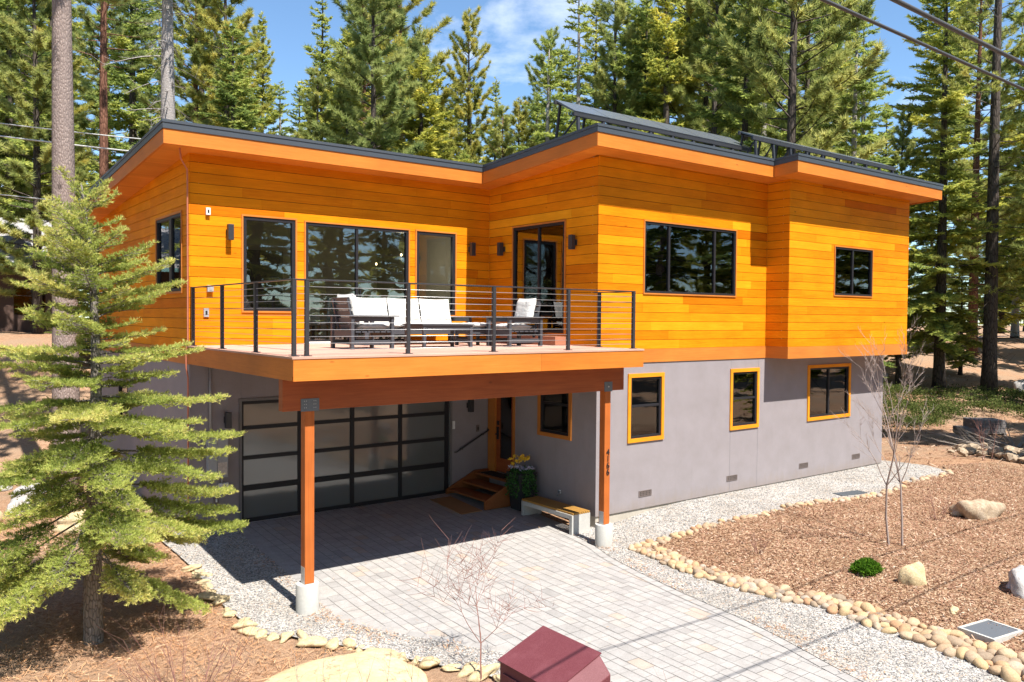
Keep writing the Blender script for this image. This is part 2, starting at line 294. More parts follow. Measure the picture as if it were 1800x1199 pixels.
def shingle():
    m, nt, p, o = mat('grey_shingles'); b = nd(nt, 'ShaderNodeTexBrick', Scale=3.0); b.inputs['Color1'].default_value = (0.3, 0.28, 0.27, 1); b.inputs['Color2'].default_value = (0.4, 0.38, 0.37, 1); b.inputs['Mortar'].default_value = (0.14, 0.13, 0.13, 1)
    nt.links.new(coords(nt), b.inputs['Vector']); nt.links.new(b.outputs[0], p.inputs['Base Color']); p.inputs['Roughness'].default_value = 0.95; return m
M['shingle'] = shingle()
M['canvaswhite'] = flat('white_upholstery', (0.62, 0.66, 0.60), 0.9)

# ------------------------------------------------------------------ helpers
rng = np.random.default_rng(7); R = random.Random(11)
def ss(a, b, x):
    t = np.clip((x - a) / (b - a), 0, 1); return t * t * (3 - 2 * t)
def Hn(x, y):                                   # height of the ground
    x = np.asarray(x, float); y = np.asarray(y, float)
    bl = np.where(y > 3.87, 0, np.where(y > -1, -0.06 * (3.87 - y), -0.292 + 0.02 * (y + 1)))
    br = np.minimum(0, 0.03 * y)
    bl = np.maximum(bl, -0.75); br = np.maximum(br, -0.75)
    k = ss(-0.5, 3.0, x); h = bl * (1 - k) + br * k
    w = (x + 11.72) * .606 + (y + 12.45) * .795; l = (x + 11.72) * .795 - (y + 12.45) * .606
    q = ss(-9, -5, l)
    h = h + 3.3 * ss(19, 34, w) * (1 - q) + 2.9 * ss(33, 64, w) * q
    n = 0.05 * np.sin(x * 1.3 + 2 * np.sin(y * .4)) * np.sin(y * 1.1) + 0.25 * np.sin(x * .23 + 1) * np.sin(y * .19)
    return h + n * ss(17, 26, np.maximum(w, np.where(x > 12.5, w + 3, w)))
def H(x, y): return float(Hn(x, y))
def wloc(o):
    v = Vector((0, 0, 0))
    while o: v += o.location; o = o.parent
    return v
def tag(o, label=None, cat=None, group=None, kind=None):
    if label: o['label'] = label
    if cat: o['category'] = cat
    if group: o['group'] = group
    if kind: o['kind'] = kind
    return o
def thing(name, label, cat, loc=(0, 0, 0), group=None):
    o = bpy.data.objects.new(name, None); COL.objects.link(o); o.location = loc; o.empty_display_size = 0.2
    return tag(o, label, cat, group)
def npmesh(name, V, F, m, parent=None, origin=None, tones=None, smooth=False):
    """V (n,3) world coordinates, F (k,3|4) faces"""
    V = np.asarray(V, np.float32); F = np.asarray(F, np.int32)
    me = bpy.data.meshes.new(name); k = F.shape[1]
    off = wloc(parent) if parent else Vector(origin or (0, 0, 0))
    V = V - np.array(off, np.float32)
    me.vertices.add(len(V)); me.vertices.foreach_set('co', V.ravel())
    me.loops.add(F.size); me.loops.foreach_set('vertex_index', F.ravel())
    me.polygons.add(len(F)); me.polygons.foreach_set('loop_start', np.arange(0, F.size, k, dtype=np.int32))
    try: me.polygons.foreach_set('loop_total', np.full(len(F), k, np.int32))
    except Exception: pass
    if smooth: me.polygons.foreach_set('use_smooth', np.ones(len(F), bool))
    me.update(calc_edges=True)
    if tones is not None:
        a = me.attributes.new('tone', 'FLOAT', 'FACE'); a.data.foreach_set('value', np.asarray(tones, np.float32))
    me.materials.append(m)
    o = bpy.data.objects.new(name, me); COL.objects.link(o)
    if parent: o.parent = parent
    elif origin: o.location = origin
    return o
class MB:
    def __init__(s): s.v = []; s.f = []; s.t = []; s.sm = []
    def add(s, vs, fs, t=None, smooth=False):
        n = len(s.v); s.v += [tuple(v) for v in vs]
        for f in fs: s.f.append(tuple(i + n for i in f)); s.t.append(0.5 if t is None else t); s.sm.append(smooth)
    def box(s, x0, x1, y0, y1, z0, z1, t=None):
        s.hexa([(x0, y0, z0), (x1, y0, z0), (x1, y1, z0), (x0, y1, z0), (x0, y0, z1), (x1, y0, z1), (x1, y1, z1), (x0, y1, z1)], t)
    def hexa(s, v, t=None): s.add(v, [(0, 3, 2, 1), (4, 5, 6, 7), (0, 1, 5, 4), (1, 2, 6, 5), (2, 3, 7, 6), (3, 0, 4, 7)], t)
    def bar(s, a, b, w, h, t=None, up=(0, 0, 1)):
        a = Vector(a); b = Vector(b); d = (b - a).normalized(); r = d.cross(Vector(up))
        if r.length < 1e-4: r = d.cross(Vector((0, 1, 0)))
        r.normalize(); u = r.cross(d); r *= w / 2; u *= h / 2
        s.hexa([a - r - u, a + r - u, b + r - u, b - r - u, a - r + u, a + r + u, b + r + u, b - r + u], t)
    def tube(s, pts, rs, n=8, t=None, cap=True, smooth=True):
        pts = [Vector(p) for p in pts]; rs = rs if hasattr(rs, '__len__') else [rs] * len(pts)
        vs = []; prev = None
        for i, p in enumerate(pts):
            d = (pts[min(i + 1, len(pts) - 1)] - pts[max(i - 1, 0)]).normalized()
            if prev is None:
                u = d.cross(Vector((0, 0, 1)));
                if u.length < 0.1: u = d.cross(Vector((0, 1, 0)))
            else: u = prev - d * prev.dot(d)
            u.normalize(); prev = u; w = d.cross(u)
            for k in range(n):
                a = 2 * math.pi * k / n; vs.append(p + (u * math.cos(a) + w * math.sin(a)) * rs[i])
        fs = [(i * n + k, i * n + (k + 1) % n, (i + 1) * n + (k + 1) % n, (i + 1) * n + k) for i in range(len(pts) - 1) for k in range(n)]
        s.add(vs, fs, t, smooth)
        if cap:
            m = len(s.v) - len(vs); s.f.append(tuple(m + k for k in range(n))); s.f.append(tuple(m + (len(pts) - 1) * n + k for k in reversed(range(n)))); s.t += [t or .5] * 2; s.sm += [False] * 2
    def build(s, name, m, parent=None, origin=None, bevel=0, mod=None):
        me = bpy.data.meshes.new(name); off = wloc(parent) if parent else Vector(origin or (0, 0, 0))
        me.from_pydata([Vector(v) - off for v in s.v], [], s.f); me.update()
        bm = bmesh.new(); bm.from_mesh(me); bmesh.ops.recalc_face_normals(bm, faces=bm.faces); bm.to_mesh(me); bm.free()
        a = me.attributes.new('tone', 'FLOAT', 'FACE'); a.data.foreach_set('value', s.t)
        me.polygons.foreach_set('use_smooth', s.sm); me.materials.append(m)
        o = bpy.data.objects.new(name, me); COL.objects.link(o)
        if parent: o.parent = parent
        elif origin: o.location = origin
        if bevel:
            b = o.modifiers.new('b', 'BEVEL'); b.width = bevel; b.segments = 2; b.limit_method = 'ANGLE'; b.harden_normals = False
        return o
def one(fn):
    m = MB(); fn(m); return m

# ------------------------------------------------------------------ ground
def polysheet(name, poly, off, m, res=0.25, kind='structure'):
    x0 = min(p[0] for p in poly); x1 = max(p[0] for p in poly); y0 = min(p[1] for p in poly); y1 = max(p[1] for p in poly)
    pts = [Vector(p) for p in poly]; n = len(pts)
    def inside(x, y):
        c = False
        for i in range(n):
            a, b = poly[i], poly[i - 1]
            if (a[1] > y) != (b[1] > y) and x < (b[0] - a[0]) * (y - a[1]) / (b[1] - a[1]) + a[0]: c = not c
        return c
    x = x0
    while x < x1:
        y = y0
        while y < y1:
            if inside(x, y): pts.append(Vector((x + R.uniform(-.02, .02), y + R.uniform(-.02, .02))))
            y += res
        x += res
    r = geometry.delaunay_2d_cdt(pts, [], [list(range(n))], 1, 1e-5)
    V = np.array([(p.x, p.y, 0) for p in r[0]]); V[:, 2] = Hn(V[:, 0], V[:, 1]) + off
    o = npmesh(name, V, np.array(r[2]), m, smooth=True); tag(o, kind=kind); return o, inside
def smoothline(p, n=5, jit=0.0):
    out = []
    for i in range(len(p) - 1):
        a = p[max(i - 1, 0)]; b = p[i]; c = p[i + 1]; d = p[min(i + 2, len(p) - 1)]
        for k in range(n):
            t = k / n
            q = [0.5 * ((2 * b[j]) + (-a[j] + c[j]) * t + (2 * a[j] - 5 * b[j] + 4 * c[j] - d[j]) * t * t + (-a[j] + 3 * b[j] - 3 * c[j] + d[j]) * t ** 3) + R.uniform(-jit, jit) for j in (0, 1)]
            out.append(tuple(q))
    out.append(tuple(p[-1])); return out
def grid_coords():
    a = [-90, -60, -45, -35, -28, -22, -18, -15]
    a += list(np.arange(-13, 16.01, 0.35)) + list(np.arange(17, 60, 1.2)) + [65, 75, 90, 120, 170, 260]
    return np.array(a)
gx = grid_coords(); gy = np.array([-120, -80, -55, -40, -30, -24, -20, -17] + list(np.arange(-15, 18, 0.35)) + list(np.arange(19, 70, 1.2)) + [75, 90, 120, 170, 260])
GX, GY = np.meshgrid(gx, gy, indexing='ij'); V = np.stack([GX, GY, Hn(GX, GY) - 0.02], -1).reshape(-1, 3)
ny = len(gy); ii = np.arange(len(gx) - 1)[:, None] * ny + np.arange(ny - 1)[None]; ii = ii.ravel()
tag(npmesh('ground', V, np.stack([ii, ii + ny, ii + ny + 1, ii + 1], 1), M['duff'], smooth=True), kind='structure')

driveL = [(-6.33, 3.87), (-6.36, 2.03), (-6.39, 0.41), (-6.43, -0.66), (-6.45, -1.43), (-6.21, -2.04), (-5.78, -2.75), (-5.19, -3.72), (-4.9, -4.3), (-4.75, -5.2), (-4.8, -6.5), (-5.2, -8.5), (-5.6, -12)]
driveR = [(-0.6, 2.0), (-0.66, 0.06), (-0.75, -0.82), (-1.0, -1.59), (-1.3, -3.3), (-1.5, -5.2), (-1.9, -6.94), (-2.1, -8.5), (-2.0, -12)]
DL = smoothline(driveL, 4); DR = smoothline(driveR, 4)
# pavers: one laid surface, each stone a small raised slab over dark joint sand
polysheet('joint_sand', [(-6.45, 3.87)] + [(a - .1, b) for a, b in DL[1:-1]] + [(-5.6, -11.9), (-2.0, -11.9)] + [(a + .1, b) for a, b in DR[1:-1]][::-1] + [(-.2, 2.2), (-.1, 3.87)], -0.004, flat('joint_sand', (0.14, 0.13, 0.12), 1), 0.6)
def xat(line, y):
    for a, b in zip(line, line[1:]):
        if b[1] <= y <= a[1]: return a[0] + (b[0] - a[0]) * (a[1] - y) / max(1e-6, a[1] - b[1])
    return line[-1][0] if y < line[-1][1] else line[0][0]
PV = []; PF = []; PT = []
def slab(q, z, t):
    n = len(PV); PV.extend([(x, y, H(x, y) + z) for x, y in q]); PF.append((n, n + 1, n + 2, n + 3)); PT.append(t)
x = -7.2; ci = 0
while x < 0.2:
    w = [0.19, 0.15, 0.23][ci % 3] if R.random() < .8 else 0.19; ci += 1
    y = 3.86 - R.uniform(0, .2)
    y = 3.86
    first = True
    while y > -12:
        L = R.choice([.16, .23, .23, .30, .36]) * (R.uniform(.3, 1) if first else 1); first = False
        g = 0.0045; gy_ = .0025; xm = x + w / 2; ym = y - L / 2
        if xat(DL, ym) - 0.3 < xm < xat(DR, ym) + .3:
            z = 0.004 + R.uniform(-.0012, .0012)
            t = min(1, max(0, R.gauss(.48, .17)));
            if R.random() < .03: t = 1.0
            slab([(x + g, y - L + gy_), (x + w - g, y - L + gy_), (x + w - g, y - gy_), (x + g, y - gy_)], z, t)
        y -= L
    x += w
tag(npmesh('driveway', PV, PF, M['paver'], tones=PT), kind='structure')
# border course of pavers
PV = []; PF = []; PT = []
def border(line, side):
    pts = [Vector(p) for p in line]; acc = 0; cur = pts[0].copy(); i = 0; L = 0.24
    dense = []
    for a, b in zip(pts, pts[1:]):
        k = max(1, int((b - a).length / 0.02))
        for j in range(k): dense.append(a + (b - a) * j / k)
    last = dense[0]; s = 0; start = dense[0]
    for p, q in zip(dense, dense[1:]):
        s += (q - p).length
        if s > L:
            d = (q - start).normalized(); n = Vector((-d.y, d.x)) * side * 0.17; e = d * 0.004
            slab([start + e, q - e, q - e + n, start + e + n], 0.012, min(.75, max(.15, R.gauss(.45, .12)))); start = q; s = 0
border(DL, 1); border(DR, -1)
tag(npmesh('driveway_edging', PV, PF, M['paver'], tones=PT), kind='structure')

# gravel strips
mulchTop = [(-0.15, -1.30), (1.04, -1.47), (1.67, -1.53), (3.14, -1.72), (4.5, -1.64), (5.28, -1.76), (6.55, -1.97), (7.63, -2.09), (9.55, -1.85), (11.37, -1.85), (12.1, -1.55)]
cob = [(-0.15, -1.35), (-0.28, -2.06), (-0.39, -2.71), (-0.33, -3.43), (-0.26, -4.19), (-0.19, -4.69), (0.05, -5.1), (0.07, -5.72), (0.04, -6.29), (0.08, -6.91), (0.04, -7.4), (-0.05, -7.9), (-0.12, -8.6), (-0.2, -9.6), (-0.2, -12)]
off = lambda line, dx: [(a + dx, b) for a, b in line]
gr_poly = [(-0.72, 0.35)] + off(DR[4:], 0.0)[0:] + [( -0.2, -12)] + smoothline(cob, 3)[::-1][1:] + smoothline(mulchTop, 3)[1:] + [(12.3, -0.9), (12.0, 0.6), (11.0, 0.35), (0.2, 0.35), (-0.72, 0.35)][:-1]
gravR, inR = polysheet('gravel_strip', gr_poly, 0.02, M['gravel'], 0.3)
flagE = [(-7.75, 3.9), (-7.65, 1.81), (-7.72, 0.09), (-7.68, -0.51), (-7.61, -1.25), (-7.27, -1.65), (-7.05, -2.1), (-6.8, -2.34), (-6.47, -2.9), (-6.11, -3.53), (-5.75, -4.11), (-5.6, -5.0), (-5.7, -6.5), (-6.1, -8.5), (-6.5, -12)]
gl_poly = [(-6.33, 3.87)] + DL[1:] + [(-6.5, -12)] + smoothline(flagE, 3)[::-1][1:]
gravL, inL = polysheet('gravel_path', gl_poly, 0.02, M['gravel'], 0.3)
mu_poly = smoothline(cob, 3) + [(14, -12), (14, -2.0), (12.6, -1.2)] + smoothline(mulchTop, 3)[::-1][:-1]
mulch, inM = polysheet('mulch_bed', mu_poly, 0.03, M['mulch'], 0.35)
# far road seen between the trunks on the right
rv = []
for i in range(30):
    l = -10 + i * 3.0
    for w in (62, 69): rv.append((-11.72 + .606 * w + .795 * l, -12.45 + .795 * w - .606 * l, 0))
rv = np.array(rv); rv[:, 2] = Hn(rv[:, 0], rv[:, 1]) + 0.12
tag(npmesh('road', rv, [(2 * i, 2 * i + 2, 2 * i + 3, 2 * i + 1) for i in range(29)], M['asphalt']), kind='structure')

def scatter(n, inside, bbox, dens=None):
    out = []
    while len(out) < n:
        x = R.uniform(bbox[0], bbox[1]); y = R.uniform(bbox[2], bbox[3])
        if inside(x, y) and (dens is None or R.random() < dens(x, y)): out.append((x, y))
    return np.array(out)
OCT = np.array([(1, 0, 0), (-1, 0, 0), (0, 1, 0), (0, -1, 0), (0, 0, 1), (0, 0, -1)], float)
OCTF = np.array([(0, 2, 4), (2, 1, 4), (1, 3, 4), (3, 0, 4), (2, 0, 5), (1, 2, 5), (3, 1, 5), (0, 3, 5)])
def pebbles(name, P, r0, r1, m, z0):
    n = len(P); rr = rng.uniform(r0, r1, (n, 1, 1)) * rng.uniform(.7, 1.3, (n, 6, 1)) * np.array([1, .8, .6])
    a = rng.uniform(0, 6.28, n); ca, sa = np.cos(a)[:, None], np.sin(a)[:, None]
    v = OCT[None] * rr; x = v[:, :, 0] * ca - v[:, :, 1] * sa; y = v[:, :, 0] * sa + v[:, :, 1] * ca
    base = np.stack([P[:, 0], P[:, 1], Hn(P[:, 0], P[:, 1]) + z0], 1)
    v = np.stack([x, y, v[:, :, 2]], 2) + base[:, None]
    f = OCTF[None] + (np.arange(n) * 6)[:, None, None]
    o = npmesh(name, v.reshape(-1, 3), f.reshape(-1, 3), m, tones=np.repeat(rng.uniform(0, 1, n), 8)); return tag(o, kind='stuff')
P = np.concatenate([scatter(13000, inR, (-1.5, 12.2, -12, 0.0), lambda x, y: 1.0 if x < 4 else .5), scatter(6000, inL, (-7.8, -4.6, -8, 3.8))])
pebbles('gravel', P, 0.009, 0.02, M['stones'], 0.024)
def chips(name, P, l0, l1, w, m, z0, tilt=.45):
    n = len(P); a = rng.uniform(0, 6.28, n); L = rng.uniform(l0, l1, n) / 2; Wd = w * rng.uniform(.5, 1.3, n) / 2
    d = np.stack([np.cos(a), np.sin(a), rng.normal(0, tilt, n)], 1) * L[:, None]; s = np.stack([-np.sin(a), np.cos(a), rng.normal(0, tilt, n)], 1) * Wd[:, None]
    c = np.stack([P[:, 0], P[:, 1], Hn(P[:, 0], P[:, 1]) + z0 + rng.uniform(0, .02, n)], 1)
    v = np.stack([c - d - s, c + d - s * .6, c + d * 1.05 + s, c - d * .9 + s * .8], 1)
    o = npmesh(name, v.reshape(-1, 3), np.arange(4 * n).reshape(-1, 4), m, tones=np.clip(rng.normal(.5, .25, n), 0, 1)); return tag(o, kind='stuff')
P = scatter(52000, inM, (-0.5, 13.5, -10.5, -1.2))
chips('mulch_chips', P, 0.02, 0.07, 0.014, M['chips'], 0.04)
def inNeed(x, y):
    return x < -6.4 and not inL(x, y) and (x < -7.7 or y < -1.9)
P = scatter(30000, inNeed, (-13.5, -5.6, -8, 7.5))
chips('pine_needle_litter', P, 0.06, 0.16, 0.007, M['needles'], 0.005, .25)

P = []
for _ in range(2600):
    ln = R.choice((DL, DR)); i_ = R.randrange(4, len(ln) - 2); x_, y_ = ln[i_]; s_ = 1 if ln is DR else -1
    q_ = smoothclump = math.sin(y_ * 2.1 + s_) + math.sin(y_ * 5.3)
    if q_ > -.2: P.append((x_ + s_ * abs(R.gauss(.16, .14)), y_ + R.uniform(-.25, .25)))
P += [(R.uniform(-6, -1), R.uniform(-9, 2)) for _ in range(160)]
chips('needle_drift', np.array(P), .03, .09, .008, M['needles'], .03, .2)

# ------------------------------------------------------------------ house
house = thing('house', 'modern two storey house with orange cedar siding above grey stucco and dark edged flat roof', 'house')
YL = 3.876; XL = -7.109; BI = 5.741; BR = 11.478; YB = -0.639; XLOW = 11.408; YBACK = 12.3
soff = lambda y: 7.328 + 0.068 * (3.295 - y)
PL = lambda ax, c, s=1: (ax, c, s)
def wbox(mb, pl, a0, a1, z0, z1, d0, d1, t=None):
    ax, c, s = pl; e0, e1 = sorted((c + s * d0, c + s * d1))
    if ax == 'y': mb.box(a0, a1, e0, e1, z0, z1, t)
    else: mb.box(e0, e1, a0, a1, z0, z1, t)
def wq(mb, pl, pts, t=None):
    ax, c, s = pl
    mb.add([(a, c + s * d, z) if ax == 'y' else (c + s * d, a, z) for a, z, d in pts], [(0, 1, 2, 3)], t)
def wall(outer, inner, pl, a0, a1, z0, z1, ops, dout=0.022, din=0.19):
    A = sorted({a0, a1, *[min(max(v, a0), a1) for o in ops for v in o[:2]]}); Z = sorted({z0, z1, *[min(max(v, z0), z1) for o in ops for v in o[2:]]})
    for i in range(len(A) - 1):
        for j in range(len(Z) - 1):
            ca = (A[i] + A[i + 1]) / 2; cz = (Z[j] + Z[j + 1]) / 2
            if any(o[0] < ca < o[1] and o[2] < cz < o[3] for o in ops): continue
            q = lambda d: [(A[i], Z[j], d), (A[i + 1], Z[j], d), (A[i + 1], Z[j + 1], d), (A[i], Z[j + 1], d)]
            wq(outer, pl, q(dout)); wq(inner, pl, q(din))
    for o in ops:
        a, b, c, d = o
        for p, q_ in (((a, c), (b, c)), ((b, c), (b, d)), ((b, d), (a, d)), ((a, d), (a, c))):
            wq(inner, pl, [(p[0], p[1], dout), (q_[0], q_[1], dout), (q_[0], q_[1], din), (p[0], p[1], din)])
def siding(mb, pl, a0, a1, z0, z1, ops, pitch=0.201, base=3.537, thick=0.019):
    k = math.floor((z0 - base) / pitch)
    while base + k * pitch < z1:
        zb = max(z0, base + k * pitch + 0.0045); zt = min(z1, base + (k + 1) * pitch - 0.0045); k += 1
        if zt - zb < .01: continue
        cuts = [a0]; x = a0 + R.uniform(.4, 3.4)
        while x < a1 - .3: cuts.append(x); x += R.uniform(1.4, 4.2)
        cuts.append(a1)
        for c0, c1 in zip(cuts, cuts[1:]):
            t = min(1, max(0, R.gauss(.52, .15))); g = 0.0012
            A = sorted({c0, c1, *[v for o in ops for v in o[:2] if c0 < v < c1 and o[2] < zt and o[3] > zb]})
            Z = sorted({zb, zt, *[v for o in ops for v in o[2:] if zb < v < zt]})
            for i in range(len(A) - 1):
                ca = (A[i] + A[i + 1]) / 2; zs = []
                for j in range(len(Z) - 1):
                    cz = (Z[j] + Z[j + 1]) / 2
                    if not any(o[0] < ca < o[1] and o[2] < cz < o[3] for o in ops):
                        wbox(mb, pl, A[i] + (g if A[i] == c0 else 0), A[i + 1] - (g if A[i + 1] == c1 else 0), Z[j], Z[j + 1], 0, thick, t)
# openings a0,a1,z0,z1
wA = PL('y', YL); wX = PL('x', 0.0); wY = PL('y', 0.0); wB = PL('y', YB); wL = PL('x', XL)
opA = [(-6.06, -4.968, 4.296, 6.19), (-4.742, -2.268, 3.64, 6.17), (-2.056, -.998, 4.25, 6.17)]
opX = [(1.048, 2.897, 3.87, 6.304)]
opY = [(1.368, 4.499, 4.764, 6.319)]
opB = [(7.722, 9.531, 4.851, 6.097)]
opL = [(4.348, 6.239, 4.675, 6.223), (8.2, 10.0, 4.9, 6.1)]
TR = 0.085
opc = [(.905 + TR, 2.037 - TR, 1.515 + TR, 3.009 - TR), (4.366 + TR, 5.49 - TR, 1.529 + TR, 3.009 - TR), (7.58 + TR, 9.646 - TR, 1.525 + TR, 3.009 - TR)]
opk = [(.765 + TR, 1.918 - TR, 1.552 + TR, 3.009 - TR)]
opdoor = [(2.80, 3.82, 0.45, 2.62)]
opG = [(-6.098, -1.118, 0.0, 2.476)]
opm = [(9.0, 10.0, 1.5, 2.5)]
ZT = 7.75
sd_ = MB(); sh = MB(); inn = MB(); stu = MB()
for pl, a0, a1, z0, z1, ops in ((wA, XL + .02, 0, 3.60, 7.5, opA), (wX, .021, YL, 3.60, 7.55, opX), (wY, 0, BI, 3.537, 7.75, opY), (wB, BI, BR, 3.537, 7.8, opB), (wL, YL + .0, 6.8, 3.537, 7.42, opL[:1]), (wL, 6.8, 9.8, 3.537, 7.22, []), (wL, 9.8, YBACK, 3.537, 7.02, []), (PL('x', BI), YB + .02, 0, 3.537, 7.78, [])):
    siding(sd_, pl, a0, a1, z0, z1, ops); wall(sh, inn, pl, a0, a1, z0, z1, ops)
siding(sd_, PL('x', BR, -1), YB + .02, YBACK, 3.537, 7.1, []); wall(sh, inn, PL('x', BR, -1), YB + .02, YBACK, 3.3, 7.1, [])
siding(sd_, PL('y', YBACK, -1), XL, BR, 3.3, 6.95, []); wall(sh, inn, PL('y', YBACK, -1), XL, BR, 3.3, 6.95, [])
sd_.build('siding', M['siding'], house); sh.build('sheathing', M['sheath'], house)
wall(stu, inn, wY, 0, XLOW, 0.045, 3.30, opc, 0.0, .2); wall(stu, inn, wX, 0, YL, 0.045, 3.58, opk + opdoor, 0.0, .2)
wall(stu, inn, wA, XL, 0, 0.0, 3.58, opG, 0.0, .2); wall(stu, inn, wL, YL, YBACK, 0.03, 3.30, opm, 0, .2)
wall(stu, inn, PL('x', XLOW, -1), 0, YBACK, 0.03, 3.30, [], 0, .2); wall(stu, inn, PL('y', YBACK - .05, -1), XL, XLOW, 0.03, 3.30, [], 0, .2)
stu.build('stucco_wall', M['stucco'], house); inn.build('inner_wall', M['drywall'], house)
m = MB()
for x_ in (4.40, 5.47): m.box(x_, x_ + .012, -.004, 0, .046, 1.52)
for x_ in (4.40, 5.47): m.box(x_, x_ + .012, -.004, 0, 3.012, 3.24)
m.box(-6.11, -6.098, YL - .004, YL, 2.5, 3.5)
m.build('control_joint', flat('joint_bead', (0.24, 0.22, 0.228), .9), house)
m = MB(); m.box(0.03, XLOW - .03, .03, .3, -.7, .045); m.box(.03, .3, .3, YL, -.7, .045); m.build('foundation', M['foundation'], house)
m = MB(); m.box(XL + .03, -6.15, YL + .03, YL + .3, -.6, 0.02); m.box(-1.07, .03, YL + .03, YL + .3, -.6, .02); m.box(XL + .03, XL + .3, YL + .3, YBACK, -.6, .03); m.box(XLOW - .3, XLOW - .03, .3, YBACK, -.6, .03)
m.build('foundation', M['foundation'], house)
# bands at floor level
m = MB(); zb, zt = 3.247, 3.537
m.box(.06, BI, -.02, .03, zb, zt, .5); m.box(BI - .02, BR, YB - .02, YB + .03, zb, zt, .45); m.box(BI - .02, BI + .03, YB + .03, -.02, zb, zt, .3)
m.box(BR - .03, BR + .02, YB + .03, YBACK, zb, zt); m.build('floor_band', M['band'], house)
m = MB(); m.box(XL - .02, XL + .03, YL + .0, YBACK, zb, zt, .4); m.build('floor_band', M['band'], house)
m = MB(); m.box(BI + .03, BR - .03, YB + .03, -.001, zb + .02, zb + .06); m.box(XLOW, BR - .03, 0, YBACK, zb + .02, zb + .06); m.build('overhang_soffit', M['band'], house)
# windows
def window(pl, op, div=(), hdiv=(), fw=.055, trim=0.0, glassm='glass', name='window', tm='trim', sill=True, fm='frame', trimout=.012):
    a0, a1, z0, z1 = op; f = MB()
    wbox(f, pl, a0, a1, z0, z0 + fw, .0 - .006, .085); wbox(f, pl, a0, a1, z1 - fw, z1, -.006, .085)
    wbox(f, pl, a0, a0 + fw, z0 + fw, z1 - fw, -.006, .085); wbox(f, pl, a1 - fw, a1, z0 + fw, z1 - fw, -.006, .085)
    for d in div: wbox(f, pl, d - .028, d + .028, z0 + fw, z1 - fw, .004, .075)
    for d in hdiv: wbox(f, pl, a0 + fw, a1 - fw, d - .025, d + .025, .001, .072)
    fr = f.build(name, M[fm], house)
    g = MB(); wbox(g, pl, a0 + fw, a1 - fw, z0 + fw, z1 - fw, .036, .042); g.build('pane', M[glassm], fr)
    if trim:
        t = MB(); e = trim; o1 = trimout
        wbox(t, pl, a0 - e, a1 + e, z1, z1 + e, -o1 - .012, .0); wbox(t, pl, a0 - e, a1 + e, z0 - e, z0, -o1 - .012, 0)
        wbox(t, pl, a0 - e, a0, z0, z1, -o1 - .01, .0); wbox(t, pl, a1, a1 + e, z0, z1, -o1 - .01, 0)
        t.build('trim', M[tm], fr)
    return fr
window(wA, opA[0], fw=.07, trim=.035, tm='band'); window(wA, opA[2], fw=.07, trim=.035, tm='band')
sl = window(wA, opA[1], div=(-3.548,), fw=.06, trim=.03, name='sliding_door', tm='band')
m = MB(); m.box(-4.74, -2.27, YL - .05, YL - .006, 3.612, 3.66); m.build('threshold', M['white'], sl)
m = MB(); m.bar((-3.49, YL - .03, 4.5), (-3.49, YL - .03, 4.8), .03, .03); m.build('handle', M['frame'], sl)
xd = window(wX, opX[0], div=(1.97,), fw=.06, trim=.035, name='sliding_door', tm='band')
m = MB(); m.box(-.34, -.03, .95, 2.95, 3.62, 3.80); m.build('step', M['deckedge'], xd)
window(wY, opY[0], div=(2.176, 3.745), fw=.05, trim=.03, tm='band'); window(wB, opB[0], div=(8.60,), fw=.05, trim=.03, tm='band')
window(wL, opL[0], div=(5.15, 5.2065, 5.263), fw=.06, trim=.04, tm='band'); 
window(wY, opc[0], hdiv=(2.30,), fw=.05, trim=TR, trimout=.02); window(wY, opc[1], hdiv=(2.28,), fw=.05, trim=TR, trimout=.02, glassm='glassdark'); window(wY, opc[2], div=(8.61,), fw=.05, trim=TR, trimout=.02)
window(wX, opk[0], hdiv=(2.30,), fw=.06, trim=TR, trimout=.02, tm='doorframe'); window(wL, opm[0], fw=.05)  # entry-side trim takes the shade-darkened wood, unlike the sunlit lower windows
# blinds and things right behind lower windows
m = MB(); m.box(.07, .08, .87, 1.81, 1.64, 2.92); m.build('blind', flat('pale_blind', (0.75, 0.80, 0.70), .9), house)
# garage door
gd = MB(); cols = [(-6.045, -4.89), (-4.80, -3.687), (-3.591, -2.48), (-2.391, -1.235)]; rows = [(0.085, .643), (.758, 1.277), (1.358, 1.887), (1.967, 2.404)]
xs = [-6.098] + [v for c in cols for v in c] + [-1.118]; zs = [0.0] + [v for c in rows for v in c] + [2.476]
for i in range(0, len(xs), 2): wbox(gd, wA, xs[i], xs[i + 1], 0.0, 2.476, .03, .09)
for c in cols:
    for j in range(0, len(zs), 2): wbox(gd, wA, c[0], c[1], zs[j], zs[j + 1], .034, .086)
gdo = gd.build('garage_door', M['frame'], house)
for c in cols:
    for r in rows: g = MB(); wbox(g, wA, c[0], c[1], r[0], r[1], .055, .065); g.build('pane', M['frosted'], gdo)
m = MB(); wbox(m, wA, -6.15, -6.098, 0, 2.53, -.03, .02); wbox(m, wA, -1.118, -1.066, 0, 2.53, -.03, .02); wbox(m, wA, -6.098, -1.118, 2.476, 2.53, -.03, .02); m.build('door_casing', flat('grey_casing', (.16, .15, .15), .8), gdo)
